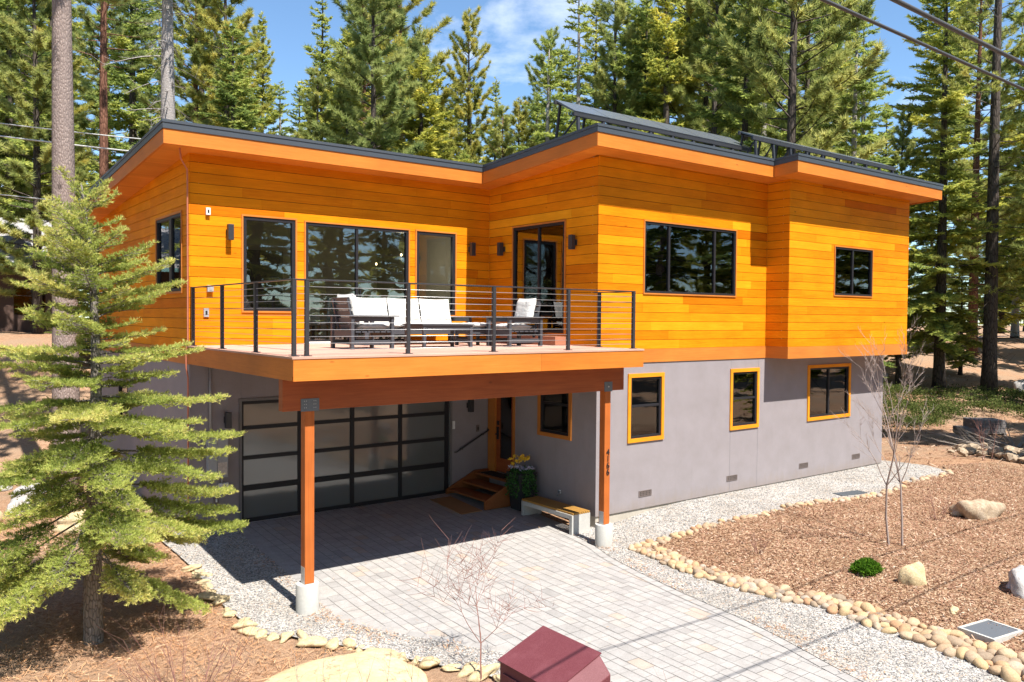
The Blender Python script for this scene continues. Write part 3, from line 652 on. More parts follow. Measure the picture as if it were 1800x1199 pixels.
# front door
fd = MB(); wbox(fd, wX, 2.84, 3.56, .47, .80, .03, .075); wbox(fd, wX, 2.84, 3.56, 2.42, 2.58, .03, .075); wbox(fd, wX, 2.84, 2.96, .80, 2.42, .03, .075); wbox(fd, wX, 3.42, 3.56, .80, 2.42, .03, .075)
fdo = fd.build('front_door', M['beam'], house)
m = MB(); wbox(m, wX, 2.96, 3.42, .8, 2.42, .045, .055); m.build('pane', M['glassdark'], fdo)
m = MB(); wbox(m, wX, 3.56, 3.84, .42, 2.64, -.03, .06); wbox(m, wX, 2.78, 2.84, .42, 2.64, -.03, .06); wbox(m, wX, 2.78, 3.84, 2.58 + .06, 2.76, -.03, .06); m.build('door_frame', M['doorframe'], fdo)
m = MB(); wbox(m, wX, 3.46, 3.52, 1.25, 1.55, .0, .03); m.tube([(-.06, 3.49, 1.38), (-.06, 3.40, 1.38)], .012, 8); m.tube([(.0, 3.49, 1.38), (-.06, 3.49, 1.38)], .012, 8); wbox(m, wX, 3.45, 3.53, 1.6, 1.7, .01, .03); m.build('handle', M['frame'], fdo)
# interior
m = MB()
m.box(XL + .3, -.25, 4.15, 9.2, 3.50, 3.56); m.box(.25, BR - .25, .25, 6, 3.5, 3.56); m.build('inner_floor', M['roomfloor'], house)
m = MB(); m.box(XL + .25, -.25, 9.2, 9.3, 3.56, 7.2); m.box(-.25, -.18, 4.2, 9.2, 3.56, 7.2); m.box(.2, .25, .25, 6, 3.56, 7.2); m.box(.25, BR - .25, 5.5, 5.6, 3.56, 7.2); m.box(XL + .25, -.2, 4.2, 9.2, 7.0, 7.05); m.box(.25, BR - .25, .25, 5.5, 7.0, 7.05)
m.box(.25, XLOW - .25, 4.5, 4.6, 0, 3.3); m.box(3.2, 3.3, .25, 4.5, 0, 3.3); m.box(6.4, 6.5, .25, 4.5, 0, 3.3); m.box(.25, XLOW - .25, .25, 4.5, -.05, 0); m.box(6.1, 6.2, .25, 5.5, 3.56, 7.0); m.build('room_wall', M['room'], house)
m = MB(); m.box(-6.3, -3.4, 8.5, 9.19, 3.56, 5.9); m.box(-6.1, -3.2, 6.9, 7.6, 3.56, 4.45); m.build('kitchen_cabinet', M['cabinet'], house)
# roof
def sbox(mb, x0, x1, y0, y1, o0, o1, t=None):
    a0, a1 = soff(y0), soff(y1)
    mb.hexa([(x0, y0, a0 + o0), (x1, y0, a0 + o0), (x1, y1, a1 + o0), (x0, y1, a1 + o0), (x0, y0, a0 + o1), (x1, y0, a0 + o1), (x1, y1, a1 + o1), (x0, y1, a1 + o1)], t)
rx0, rx1, rx2, rx3 = -7.715, -0.613, 5.116, 12.082; ra, rb, rc, rback = 3.295, -0.606, -1.255, 12.9
m = MB(); sbox(m, rx0 + .04, rx1 + .05, ra + .04, rback - .04, .06, .40); sbox(m, rx1 + .05, rx2 + .05, rb + .04, rback - .04, .06, .40); sbox(m, rx2 + .05, rx3 - .04, rc + .04, rback - .04, .06, .40)
roof = m.build('roof', M['roofing'], house)
m = MB()
def soffstrip(x0, x1, y0, y1):
    y = y0
    while y < y1:
        e = min(y + .092, y1); sbox(m, x0, x1, y + .002, e - .002, .03, .055, min(1, max(0, R.gauss(.5, .15)))); y += .092
# boards run along the eaves
soffstrip(rx0 + .05, rx1 + .05, ra + .05, YL + .3); soffstrip(rx0 + .05, XL + .1, YL + .3, rback - .05); soffstrip(rx1 + .05, rx2 + .05, rb + .05, .3); soffstrip(rx1 + .05, .1, .3, YL); soffstrip(rx2 + .05, rx3 - .05, rc + .05, .1); soffstrip(BR - .1, rx3 - .05, .1, rback - .05)
m.build('soffit', M['soffit'], roof)
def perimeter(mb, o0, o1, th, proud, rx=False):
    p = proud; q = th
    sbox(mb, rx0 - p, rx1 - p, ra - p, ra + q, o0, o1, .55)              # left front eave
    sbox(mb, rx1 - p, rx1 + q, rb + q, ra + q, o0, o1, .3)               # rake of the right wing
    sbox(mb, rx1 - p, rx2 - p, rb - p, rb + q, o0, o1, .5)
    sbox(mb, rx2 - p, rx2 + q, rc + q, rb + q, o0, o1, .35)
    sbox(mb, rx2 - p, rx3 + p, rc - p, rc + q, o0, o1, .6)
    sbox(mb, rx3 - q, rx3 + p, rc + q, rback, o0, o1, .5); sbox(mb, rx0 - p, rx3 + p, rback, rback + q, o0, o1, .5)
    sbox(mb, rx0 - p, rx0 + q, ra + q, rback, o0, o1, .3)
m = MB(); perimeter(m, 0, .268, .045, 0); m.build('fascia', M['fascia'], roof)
m = MB(); perimeter(m, .27, .375, .03, .018); perimeter(m, .377, .43, .05, .03); m.build('flashing', M['flash'], roof)
m = MB()
for x_ in (-1.5, 3.0, 9.5): m.tube([(x_, 8, soff(8) + .4), (x_, 8, soff(8) + .62)], .05, 10)
m.build('vent_pipe', M['flash'], roof)
# small fixtures that belong to the house
for x_ in (1.48, 4.49, 7.47, 10.01):
    m = MB(); z_ = .365
    m.box(x_ - .2, x_ + .2, -.012, 0, z_ - .065, z_ - .05); m.box(x_ - .2, x_ + .2, -.012, 0, z_ + .05, z_ + .065); m.box(x_ - .2, x_ - .185, -.012, 0, z_ - .05, z_ + .05); m.box(x_ + .185, x_ + .2, -.012, 0, z_ - .05, z_ + .05)
    for k in range(8): m.box(x_ - .18 + k * .047, x_ - .155 + k * .047, -.008, 0, z_ - .05, z_ + .05)
    for k in (-.02, .02): m.box(x_ - .185, x_ + .185, -.006, 0, z_ + k - .004, z_ + k + .004)
    v = m.build('foundation_vent', M['ventbronze'], house); m = MB(); m.box(x_ - .185, x_ + .185, -.002, 0.0, z_ - .05, z_ + .05); m.build('screen', M['dark'], v)
m = MB(); m.tube([(-7.35, 3.6, 7.36), (-7.3, 3.7, 7.15), (-7.16, 3.80, 6.98), (-7.15, 3.82, 6.8), (-7.15, 3.82, 3.7), (-7.19, 3.80, 3.5), (-7.19, 3.80, 3.2), (-7.15, 3.82, 3.0), (-7.15, 3.82, .1)], .016, 8); m.build('downspout', M['copper'], house)

def wall_lamp(loc, ax, label, z):
    t = thing('wall_lamp', label, 'wall lamp', loc, 'black wall lamps'); x, y, z = loc
    if ax == 'y':
        m = MB(); m.box(x - .05, x + .05, y - .03, y, z - .06, z + .06); m.bar((x, y, z), (x, y - .09, z), .04, .04); m.build('bracket', M['rail'], t)
        m = MB(); m.box(x - .055, x + .055, y - .17, y - .06, z - .155, z + .155); m.build('shade', M['rail'], t, bevel=.006)
    else:
        m = MB(); m.box(x - .03, x, y - .05, y + .05, z - .06, z + .06); m.bar((x, y, z), (x - .09, y, z), .04, .04); m.build('bracket', M['rail'], t)
        m = MB(); m.box(x - .17, x - .06, y - .055, y + .055, z - .155, z + .155); m.build('shade', M['rail'], t, bevel=.006)
wall_lamp((-6.35, YL, 5.84), 'y', 'sunlit black box lamp on cedar left of the tall deck window', 0)
wall_lamp((-.57, YL, 5.83), 'y', 'black box lamp on cedar back wall in the inner corner of the deck', 0)
wall_lamp((0, 3.27, 5.83), 'x', 'black box lamp left of the deck side sliding door', 0)
wall_lamp((0, .70, 5.82), 'x', 'black box lamp right of the deck side sliding door near the house corner', 0)
wall_lamp((-6.40, YL, 2.13), 'y', 'black box lamp on shaded stucco left of the garage door', 0)
wall_lamp((-.59, YL, 2.08), 'y', 'black box lamp on shaded stucco above the entry handrail', 0)
def smallbox(name, label, cat, x, z, w, h, d, mm, group=None, face=None):
    t = thing(name, label, cat, (x, YL, z), group); m = MB(); m.box(x - w / 2, x + w / 2, YL - d, YL, z - h / 2, z + h / 2); m.build('housing', mm, t, bevel=.005)
    m = MB(); m.box(x - w * .18, x + w * .18, YL - d - .006, YL - d, z - h * .22, z + h * .22); m.build('cover', face or M['dark'], t); return t
smallbox('camera_sensor', 'small white sensor box high on the cedar wall above the left deck lamp', 'sensor', -6.755, 6.22, .085, .14, .06, M['white'])
smallbox('outlet_box', 'grey covered outlet box on cedar behind the deck railing', 'outlet', -6.72, 4.72, .12, .13, .07, M['greyplastic'], face=M['greyplastic'])
smallbox('wall_outlet', 'small beige outlet low on cedar behind the first deck railing post', 'outlet', -6.79, 4.25, .10, .17, .03, M['greyplastic'])
smallbox('wall_outlet', 'dark framed outlet low on the stucco left of the garage door', 'outlet', -6.61, .54, .09, .14, .04, M['ventbronze'], face=M['white'])
smallbox('garage_keypad', 'white keypad on the stucco just right of the garage door', 'keypad', -1.02, 1.63, .07, .19, .03, M['white'], face=M['white'])
smallbox('doorbell', 'dark doorbell plate on stucco above the handrail', 'doorbell', -.32, 1.50, .08, .16, .03, M['ventbronze'])
t = thing('charger_box', 'white charger box with round black socket under the meter panel', 'charger', (-6.47, YL, .78)); m = MB(); m.box(-6.56, -6.38, YL - .09, YL, .69, .88); m.build('housing', M['white'], t, bevel=.01)
m = MB(); m.tube([(-6.46, YL - .09, .78), (-6.46, YL - .105, .78)], .035, 16); m.build('socket', M['dark'], t)
t = thing('meter_panel', 'grey electric meter panel with label stickers left of the garage door', 'meter panel', (-6.6, YL, .95))
m = MB(); m.box(-6.80, -6.62, YL - .13, YL, .99, 1.84); m.box(-6.615, -6.40, YL - .11, YL, 1.0, 1.84); m.build('cabinet', M['meter'], t, bevel=.006)
m = MB(); m.box(-6.60, -6.42, YL - .114, YL - .11, 1.05, 1.30); m.build('sticker', flat('paper_label', (.55, .48, .42), .8, var=.2, scale=40), t)
m = MB(); m.tube([(-6.5, YL - .03, .99), (-6.5, YL - .03, .88)], .02, 8); m.tube([(-6.72, YL - .03, 1.84), (-6.72, YL - .03, 3.2)], .025, 8); m.build('conduit', M['greyplastic'], t)
t = thing('hose_bib', 'small brass hose tap on the stucco above the bench', 'tap', (0, 1.09, .36)); m = MB(); m.tube([(0, 1.09, .36), (-.09, 1.09, .36), (-.12, 1.09, .31)], .014, 8); m.build('spout', M['iron'], t)
m = MB(); m.tube([(-.07, 1.09, .39), (-.07, 1.09, .43)], .035, 10); m.build('valve_wheel', M['iron'], t)

# ------------------------------------------------------------------ deck
ZD = 3.61; dx0, dx1, dy0 = -7.155, -.035, -1.34
deck = thing('deck', 'raised timber deck over the driveway on two posts with pinkish boards', 'deck', (-3.5, -1.0, 0))
m = MB(); y = dy0 + .14
while y < YL - .001:
    e = min(y + .138, YL - .001); c = dx0 + .14
    xe = dx1 - .0 if y < -.03 else -.004
    while c < xe - .01:
        c2 = min(xe, c + R.uniform(3.0, 4.9)); m.box(c + .001, c2 - .001, y + .0025, e - .0025, ZD - .028, ZD, min(1, max(0, R.gauss(.5, .16)))); c = c2
    y += .138
m.box(dx0 - .02, dx1 + .012, dy0 - .022, dy0 + .137, ZD - .03, ZD + .001, .5); m.box(dx0 - .02, dx0 + .137, dy0 + .14, YL - .001, ZD - .03, ZD + .001, .45)
m.build('deck_boards', M['decking'], deck)
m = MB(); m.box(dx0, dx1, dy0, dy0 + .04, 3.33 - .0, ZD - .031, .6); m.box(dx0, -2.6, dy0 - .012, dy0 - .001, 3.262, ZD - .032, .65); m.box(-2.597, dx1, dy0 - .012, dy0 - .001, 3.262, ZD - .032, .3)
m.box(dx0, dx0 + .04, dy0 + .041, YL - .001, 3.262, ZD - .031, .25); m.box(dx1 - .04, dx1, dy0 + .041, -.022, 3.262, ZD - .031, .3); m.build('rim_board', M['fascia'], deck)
m = MB(); m.box(dx0 + .045, dx1 - .045, dy0 + .045, -.03, 3.35, 3.57); m.box(dx0 + .045, -.005, -.03, YL - .005, 3.35, 3.57); m.build('deck_frame', M['beam'], deck)
m = MB()
for k in range(16):
    x_ = dx0 + .1 + k * .44
    m.box(x_, x_ + .05, dy0 + .05, YL - .01 if x_ < -.1 else -.1, 3.268, 3.349)
m.build('joist', M['beam'], deck)
m = MB(); m.box(-7.149, -.145, -.935, -.78, 2.79, 3.262, .5); m.build('beam', M['beam'], deck, bevel=.006)
for px, pn in ((-6.725, 0), (-.57, 1)):
    m = MB(); m.box(px - .075, px + .075, -.93, -.78, .17, 2.789, .5); po = m.build('post', M['post'], deck, bevel=.004)
    w = .145 if pn == 0 else .105
    m = MB(); m.box(px - w, px + w, -.944, -.936, 2.775, 2.965); m.build('connector_plate', M['iron'], po)
    m = MB()
    if pn == 0:
        for a in (-.09, -.06, .06, .09):
            for b in (2.83, 2.88, 2.93): m.tube([(px + a, -.944, b), (px + a, -.950, b)], .006, 6)
    else: m.tube([(px + .0, -.944, 2.87), (px, -.956, 2.87)], .016, 8)
    m.build('bolt', M['cable'], po)
    m = MB(); m.box(px - .082, px - .0755, -.92, -.80, .17, .42); m.build('base_strap', M['cable'], po)
    m = MB(); m.tube([(px, -.855, -.8), (px, -.855, .165)], .172, 32); pi = m.build('pier', M['concrete'], deck, bevel=.012)
    if pn == 1:
        for ch, z_ in (('4', 1.59), ('1', 1.46), ('6', 1.33), ('6', 1.20)):
            cu = bpy.data.curves.new('digit', 'FONT'); cu.body = ch; cu.size = .17; cu.extrude = .006; cu.align_x = 'CENTER'; cu.resolution_u = 3
            tmp = bpy.data.objects.new('tmp', cu); COL.objects.link(tmp); bpy.context.view_layer.update()
            me = bpy.data.meshes.new_from_object(tmp.evaluated_get(bpy.context.evaluated_depsgraph_get())); COL.objects.unlink(tmp); bpy.data.objects.remove(tmp)
            me.transform(Matrix.Rotation(rad(90), 4, 'X')); me.transform(Matrix.Translation(Vector((px + .012, -.938, z_ - .06)) - wloc(po)))
            me.materials.clear(); me.materials.append(M['frame']); o = bpy.data.objects.new('house_number', me); COL.objects.link(o); o.parent = po
# railing
rl = thing('deck_railing', 'black cable railing with square posts round the deck edge', 'railing', (-3.5, -1.13, ZD)); ZR = 4.74
ry, rxl, rxr = -1.13, -7.056, -.10
posts = [(-6.86, ry), (-5.16, ry), (-3.48, ry), (-1.79, ry), (rxr, ry), (rxl, ry), (rxl, .42), (rxl, 2.075), (rxl, 3.80), (rxr, -.16)]
for x_, y_ in posts:
    m = MB(); m.box(x_ - .028, x_ + .028, y_ - .028, y_ + .028, ZD + .001, ZR - .021); p = m.build('post', M['rail'], rl)
    m = MB(); m.box(x_ - .06, x_ + .06, y_ - .06, y_ + .06, ZD + .002, ZD + .012); m.build('base_plate', M['rail'], p)
m = MB(); m.box(rxl - .03, rxr + .03, ry - .03, ry + .03, ZR - .02, ZR); m.box(rxl - .03, rxl + .03, ry + .031, YL - .002, ZR - .02, ZR); m.box(rxr - .03, rxr + .03, ry + .031, -.01, ZR - .02, ZR); m.build('top_rail', M['rail'], rl, bevel=.004)
for z_ in (4.629, 4.522, 4.418, 4.312, 4.206, 4.101, 3.997, 3.895, 3.795, 3.70):
    m = MB(); m.tube([(rxl, ry, z_), (rxr, ry, z_)], .0042, 6); m.tube([(rxl, ry, z_), (rxl, YL, z_)], .0042, 6); m.tube([(rxr, ry, z_), (rxr, -.16, z_)], .0042, 6); m.build('cable', M['cable'], rl)

# ------------------------------------------------------------------ deck furniture
def pillow(mb, c, ux, uy, uz, w, h, d, t=.5, n=10, puff=1.0):
    """soft cushion: centre c, axes ux (width) uy (height) uz (thickness)"""
    c = Vector(c); ux = Vector(ux).normalized(); uy = Vector(uy).normalized(); uz = Vector(uz).normalized(); vs = []; fs = []
    for side in (1, -1):
        for i in range(n + 1):
            for j in range(n + 1):
                a = i / n * 2 - 1; b = j / n * 2 - 1
                e = (1 - abs(a) ** 5) * (1 - abs(b) ** 5); e = max(0, e) ** .42
                sx = a * (1 - .03 * (1 - abs(b)) * puff) ; sy = b * (1 - .05 * (1 - a * a) * puff)
                wr = .006 * math.sin(9 * a + 5 * b + c.x * 7) + .005 * math.sin(17 * b + c.y * 5)
                vs.append(c + ux * (sx * w / 2) + uy * (sy * h / 2) + uz * (side * (d / 2 * e + (wr if e > .2 else 0))))
    m = n + 1
    for s_ in (0, 1):
        for i in range(n):
            for j in range(n):
                o = s_ * m * m + i * m + j; f = (o, o + m, o + m + 1, o + 1); fs.append(f if s_ == 0 else f[::-1])
    for k in range(n):
        for (a, b) in ((k, k + 1),):
            for A, B in (((a) * m, (b) * m), (b * m + n, a * m + n), (b, a), (n * m + a, n * m + b)): fs.append((A, B, B + m * m, A + m * m))
    mb.add(vs, fs, t, True)
def lounge(name, label, cat, x, y, rz, wid, group=None, seats=1):
    """slatted seat facing local +Y rotated by rz; width along local X, depth .86"""
    t = thing(name, label, cat, (x, y, ZD + .001), group); T = Matrix.Translation((x, y, ZD + .001)) @ Matrix.Rotation(rz, 4, 'Z')
    def tb(mb, x0, x1, y0, y1, z0, z1): 
        vs = [T @ Vector(p) for p in ((x0, y0, z0), (x1, y0, z0), (x1, y1, z0), (x0, y1, z0), (x0, y0, z1), (x1, y0, z1), (x1, y1, z1), (x0, y1, z1))]; mb.hexa(vs)
    w = wid / 2; d = .43
    for sx in (-1, 1):
        for sy in (-1, 1):
            m = MB(); tb(m, sx * w - (.08 if sx > 0 else 0), sx * w + (.08 if sx < 0 else 0), sy * d - (.06 if sy > 0 else 0), sy * d + (.06 if sy < 0 else 0), 0, .585); m.build('leg', M['blackplastic'], t, bevel=.004)
        m = MB(); a = sx * (w - .045); tb(m, a - .075, a + .075, -d - .03, d + .09, .586, .612); tb(m, a - .02, a + .02, -d + .06, d - .06, .50, .585); tb(m, a - .02, a + .02, -d + .06, d - .06, .08, .16); m.build('armrest', M['blackplastic'], t, bevel=.004)
    m = MB(); tb(m, -w + .085, w - .085, d - .05, d - .02, .22, .335); tb(m, -w + .085, w - .085, -d + .02, -d + .05, .22, .335)
    for k in range(6): tb(m, -w + .03, w - .03, -d + .1 + k * .125, -d + .2 + k * .125, .30, .325)
    m.build('seat_frame', M['blackplastic'], t)
    m = MB(); up = Vector((0, -.26, 1)).normalized(); n = int(round(wid / .13))
    for k in range(2): 
        for sx in (-1, 1):
            pass
    lo = Vector((0, -d + .16, .30)); hi = lo + up * .62
    for k in range(5):
        p = lo + up * (.10 + k * .125)
        a = T @ (p + Vector((-w + .10, 0, 0))); b = T @ (p + Vector((w - .10, 0, 0))); m.bar(a, b, .02, .095, up=(T.to_3x3() @ up))
    for sx in (-1, 0, 1) if wid > 1.2 else (-1, 1):
        a = T @ (lo + Vector((sx * (w - .13), -.025, -.12))); b = T @ (hi + Vector((sx * (w - .13), -.025, 0))); m.bar(a, b, .05, .03, up=(T.to_3x3() @ Vector((0, 1, 0))))
    m.build('backrest', M['blackplastic'], t)
    R3 = T.to_3x3(); cw = (wid - .22) / seats
    for k in range(seats):
        cx = -w + .11 + cw * (k + .5)
        m = MB(); pillow(m, T @ Vector((cx, .06, .395)), R3 @ Vector((1, 0, 0)), R3 @ Vector((0, 1, 0)), (0, 0, 1), cw * .99, .66, .13, puff=.4); m.build('seat_cushion', M['cushion'], t)
        m = MB(); c = lo + up * .42 + Vector((R.uniform(-.01, .01) + cx, .10, .02)); pillow(m, T @ c, R3 @ Vector((1, 0, 0)), R3 @ up, R3 @ Vector((0, 1, .26)), cw * .98, .56, .19); m.build('back_cushion', M['cushion'], t)
    return t
lounge('armchair', 'dark slatted armchair at the left end of the deck, seen from behind', 'armchair', -4.80, 1.16, rad(-90), .86, 'slatted deck armchairs')
lounge('armchair', 'dark slatted armchair before the deck side sliding door, cushions facing left', 'armchair', -1.42, .98, rad(90), .80, 'slatted deck armchairs')
lounge('sofa', 'dark slatted three seat sofa with white cushions against the tall deck windows', 'sofa', -2.72, 2.98, rad(180), 2.62, None, 3)
def lowtable(name, label, cat, x0, x1, y0, y1, h, cush=False):
    t = thing(name, label, cat, ((x0 + x1) / 2, (y0 + y1) / 2, ZD + .001)); z = ZD + .001
    for a in (x0, x1 - .06):
        for b in (y0, y1 - .06): m = MB(); m.box(a, a + .06, b, b + .06, z, z + h - .026); m.build('leg', M['blackplastic'], t, bevel=.003)
    m = MB(); k = y0 - .02
    while k < y1 + .0: m.box(x0 - .03, x1 + .03, k, min(k + .128, y1 + .03), z + h - .025, z + h); k += .134
    m.box(x0 + .061, x1 - .061, y0 + .01, y0 + .035, z + h - .12, z + h - .026); m.box(x0 + .061, x1 - .061, y1 - .035, y1 - .01, z + h - .12, z + h - .026); m.box(x0 + .01, x0 + .035, y0 + .061, y1 - .061, z + h - .12, z + h - .026); m.box(x1 - .035, x1 - .01, y0 + .061, y1 - .061, z + h - .12, z + h - .026)
    m.box(x0 + .015, x0 + .04, y0 + .061, y1 - .061, z + .08, z + .14); m.box(x1 - .04, x1 - .015, y0 + .061, y1 - .061, z + .08, z + .14); m.box(x0 + .041, x1 - .041, (y0 + y1) / 2 - .04, (y0 + y1) / 2 + .04, z + .09, z + .13)
    m.build('table_top' if not cush else 'seat_frame', M['blackplastic'], t)
    if cush: m = MB(); pillow(m, ((x0 + x1) / 2, (y0 + y1) / 2, z + h + .055), (1, 0, 0), (0, 1, 0), (0, 0, 1), x1 - x0, y1 - y0, .12, puff=.4); m.build('seat_cushion', M['cushion'], t)
    return t
lowtable('coffee_table', 'dark slatted coffee table between sofa and railing', 'coffee table', -3.72, -2.60, .78, 1.5, .455)
lowtable('ottoman', 'dark slatted ottoman with white cushion between coffee table and right armchair', 'ottoman', -2.22, -1.62, 1.45, 2.0, .36, True)
def dchair(x, y, rz, label):
    t = thing('dining_chair', label, 'dining chair', (x, y, 3.56), 'white dining chairs indoors'); T = Matrix.Translation((x, y, 3.56)) @ Matrix.Rotation(rz, 4, 'Z')
    for a in (-.2, .2):
        for b in (-.2, .2): m = MB(); m.bar(T @ Vector((a, b, .44)), T @ Vector((a * 1.08, b * 1.1, 0)), .035, .035); m.build('leg', M['chairwood'], t)
    m = MB(); pillow(m, T @ Vector((0, 0, .48)), (1, 0, 0), (0, 1, 0), (0, 0, 1), .48, .48, .1); m.build('seat', M['canvaswhite'], t)
    m = MB(); pillow(m, T @ Vector((0, -.23, .78)), T.to_3x3() @ Vector((1, 0, 0)), (0, 0, 1), T.to_3x3() @ Vector((0, 1, 0)), .46, .62, .09); m.build('backrest', M['canvaswhite'], t)
dchair(-4.25, 5.0, 0, 'white upholstered dining chair behind the sliding door, nearer the left jamb'); dchair(-3.6, 5.05, 0, 'white upholstered dining chair behind the sliding door, just left of the door middle')
t = thing('dining_table', 'wooden dining table behind the sliding door', 'dining table', (-3.6, 5.8, 3.56)); m = MB(); m.box(-4.8, -2.4, 5.35, 6.3, 4.27, 4.32); m.build('table_top', M['chairwood'], t)
for a in (-4.7, -2.55):
    for b in (5.42, 6.15): m = MB(); m.box(a, a + .07, b, b + .07, 3.561, 4.269); m.build('leg', M['chairwood'], t)
for k, (x, y, z) in enumerate([(-1.7, 5.2, 5.72), (-1.35, 5.6, 5.5), (-1.75, 6.4, 5.55)]):
    t = thing('pendant_lamp', 'small warm glass pendant lamp glowing behind the right hand deck window', 'pendant lamp', (x, y, z), 'warm pendant lamps indoors')
    m = MB(); m.tube([(x, y, z + .04), (x, y, 7.0)], .004, 5); m.build('cord', M['rail'], t); m = MB(); m.tube([(x, y, z - .03), (x, y, z), (x, y, z + .03)], [.012, .024, .012], 8); m.build('bulb', M['bulb'], t)
    if k < 2: ld = bpy.data.lights.new('pendant_light', 'POINT'); ld.energy = 9; ld.color = (1, .85, .65); ld.shadow_soft_size = .05; lo_ = bpy.data.objects.new('pendant_light', ld); COL.objects.link(lo_); lo_.location = (0, 0, -.08); lo_.parent = t
t = thing('table_lamp', 'cream table lamp inside the lower window right of the numbered post', 'table lamp', (1.45, .75, 0)); m = MB(); m.tube([(1.45, .75, 1.75), (1.45, .75, 2.05)], [.24, .19], 20); m.build('lamp_shade', M['shade'], t); m = MB(); m.tube([(1.45, .75, 1.2), (1.45, .75, 1.75)], [.07, .02], 12); m.box(1.1, 1.8, .5, 1.0, 0, 1.19); m.build('lamp_base', M['drywall'], t)

# ------------------------------------------------------------------ entry: stairs, handrail, mat, planter, bench
st = thing('entry_steps', 'brown stained timber entry steps with open risers leading to the front door', 'steps', (-.6, 3.0, 0))
sx0, sx1, sy0, sy1 = -1.22, -.02, 2.22, 3.84
for k, (xa, z_) in enumerate(((-1.18, .13), (-.80, .29), (-.42, .45))):
    m = MB(); m.box(xa - .02, xa + .40 if k < 2 else -.01, sy0 + .051, sy1 - .051, z_ - .045, z_); m.build('tread', M['stairwood'], st, bevel=.004)
for y_ in (sy0, sy1 - .05):
    m = MB(); prof = [(-1.25, -.07), (-1.25, .12), (-.42, .50), (-.012, .50), (-.012, -.07)]
    n = len(prof); m.add([(a, y_, b) for a, b in prof] + [(a, y_ + .05, b) for a, b in prof], [tuple(range(n))[::-1], tuple(range(n, 2 * n))] + [(i, (i + 1) % n, n + (i + 1) % n, n + i) for i in range(n)]); m.build('stringer', M['stairwood'], st)
t = thing('handrail', 'black sloping handrail on stucco beside the entry steps', 'handrail', (-.5, 3.8, 1.2)); m = MB(); m.tube([(-.97, 3.875, .97), (-.97, 3.80, .985), (-.945, 3.79, 1.0), (-.05, 3.79, 1.44), (-.02, 3.80, 1.455), (-.02, 3.875, 1.455)], .019, 8); m.build('rail', M['rail'], t)
m = MB(); m.box(-.83, -.79, 3.79, 3.875, 1.03, 1.06); m.box(-.22, -.18, 3.79, 3.875, 1.33, 1.36); m.build('bracket', M['rail'], t)
t = thing('top_mat', 'dark mat on the top step before the front door', 'door mat', (-.2, 3.1, .451)); m = MB(); m.box(-.37, -.04, 2.75, 3.65, .451, .465); m.build('pad', M['dark'], t)
m = MB(); hz = [H(x_, y_) for x_, y_ in ((-1.86, 2.25), (-1.30, 2.25), (-1.30, 3.55), (-1.86, 3.55))]
pp = ((-1.86, 2.25), (-1.30, 2.25), (-1.30, 3.55), (-1.86, 3.55)); m.hexa([(a, b, h + .008) for (a, b), h in zip(pp, hz)] + [(a, b, h + .022) for (a, b), h in zip(pp, hz)]); tag(m.build('door_mat', M['mat'], None, origin=(-1.58, 2.9, -.05)), 'tan coir mat on the pavers at the foot of the entry steps', 'door mat')
px, py, pz = -.42, 1.98, H(-.42, 1.98)
t = thing('planter', 'tall black planter with trailing greenery and yellow and lilac flowers beside the entry steps', 'planter', (px, py, pz))
def frust(m, z0, z1, w0, w1): m.hexa([(px - w0, py - w0, z0), (px + w0, py - w0, z0), (px + w0, py + w0, z0), (px - w0, py + w0, z0), (px - w1, py - w1, z1), (px + w1, py - w1, z1), (px + w1, py + w1, z1), (px - w1, py + w1, z1)])
m = MB(); frust(m, pz + .005, pz + .80, .17, .235); frust(m, pz + .80, pz + .84, .25, .25); m.build('pot', M['planterblack'], t, bevel=.006)
def leafcloud(name, mt, parent, C, spread, n, l0, l1, w, down=0.0, origin=None, tone_=None):
    C = np.array(C); i = rng.integers(0, len(C), n); p = C[i] + rng.normal(0, 1, (n, 3)) * np.array(spread); d = rng.normal(0, 1, (n, 3)); d[:, 2] += down; d /= np.linalg.norm(d, axis=1)[:, None]
    s = np.cross(d, rng.normal(0, 1, (n, 3))); s /= np.linalg.norm(s, axis=1)[:, None] + 1e-9; L = rng.uniform(l0, l1, (n, 1)); ww = L * w
    v = np.stack([p - s * ww * .3, p + d * L * .5 - s * ww, p + d * L, p + d * L * .5 + s * ww], 1)
    return npmesh(name, v.reshape(-1, 3), np.arange(4 * n).reshape(-1, 4), mt, parent, origin, tones=np.clip(rng.normal(.5, .25, n), 0, 1))
strands = []
for k in range(60):
    a = R.uniform(0, 6.28); r0 = R.uniform(.12, .26); L = R.uniform(.15, .7)
    for q in range(8): rr = r0 + .07 * (q / 8) ** .5; strands.append((px + rr * math.cos(a), py + rr * math.sin(a), pz + .86 - L * q / 8 + .03 * math.sin(q)))
leafcloud('trailing_leaves', M['ivy'], t, strands, (.025, .025, .03), 4200, .03, .06, .45, -.4)
fl = [(px + R.uniform(-.2, .2), py + R.uniform(-.2, .2), pz + R.uniform(1.0, 1.2)) for _ in range(14)]; leafcloud('yellow_flowers', M['petalyellow'], t, fl, (.02, .02, .015), 420, .03, .05, .35, .4)
fl = [(px + R.uniform(-.24, .24), py + R.uniform(-.24, .24), pz + R.uniform(.88, .98)) for _ in range(12)]; leafcloud('lilac_flowers', M['petallilac'], t, fl, (.025, .025, .015), 300, .03, .05, .4, .3)
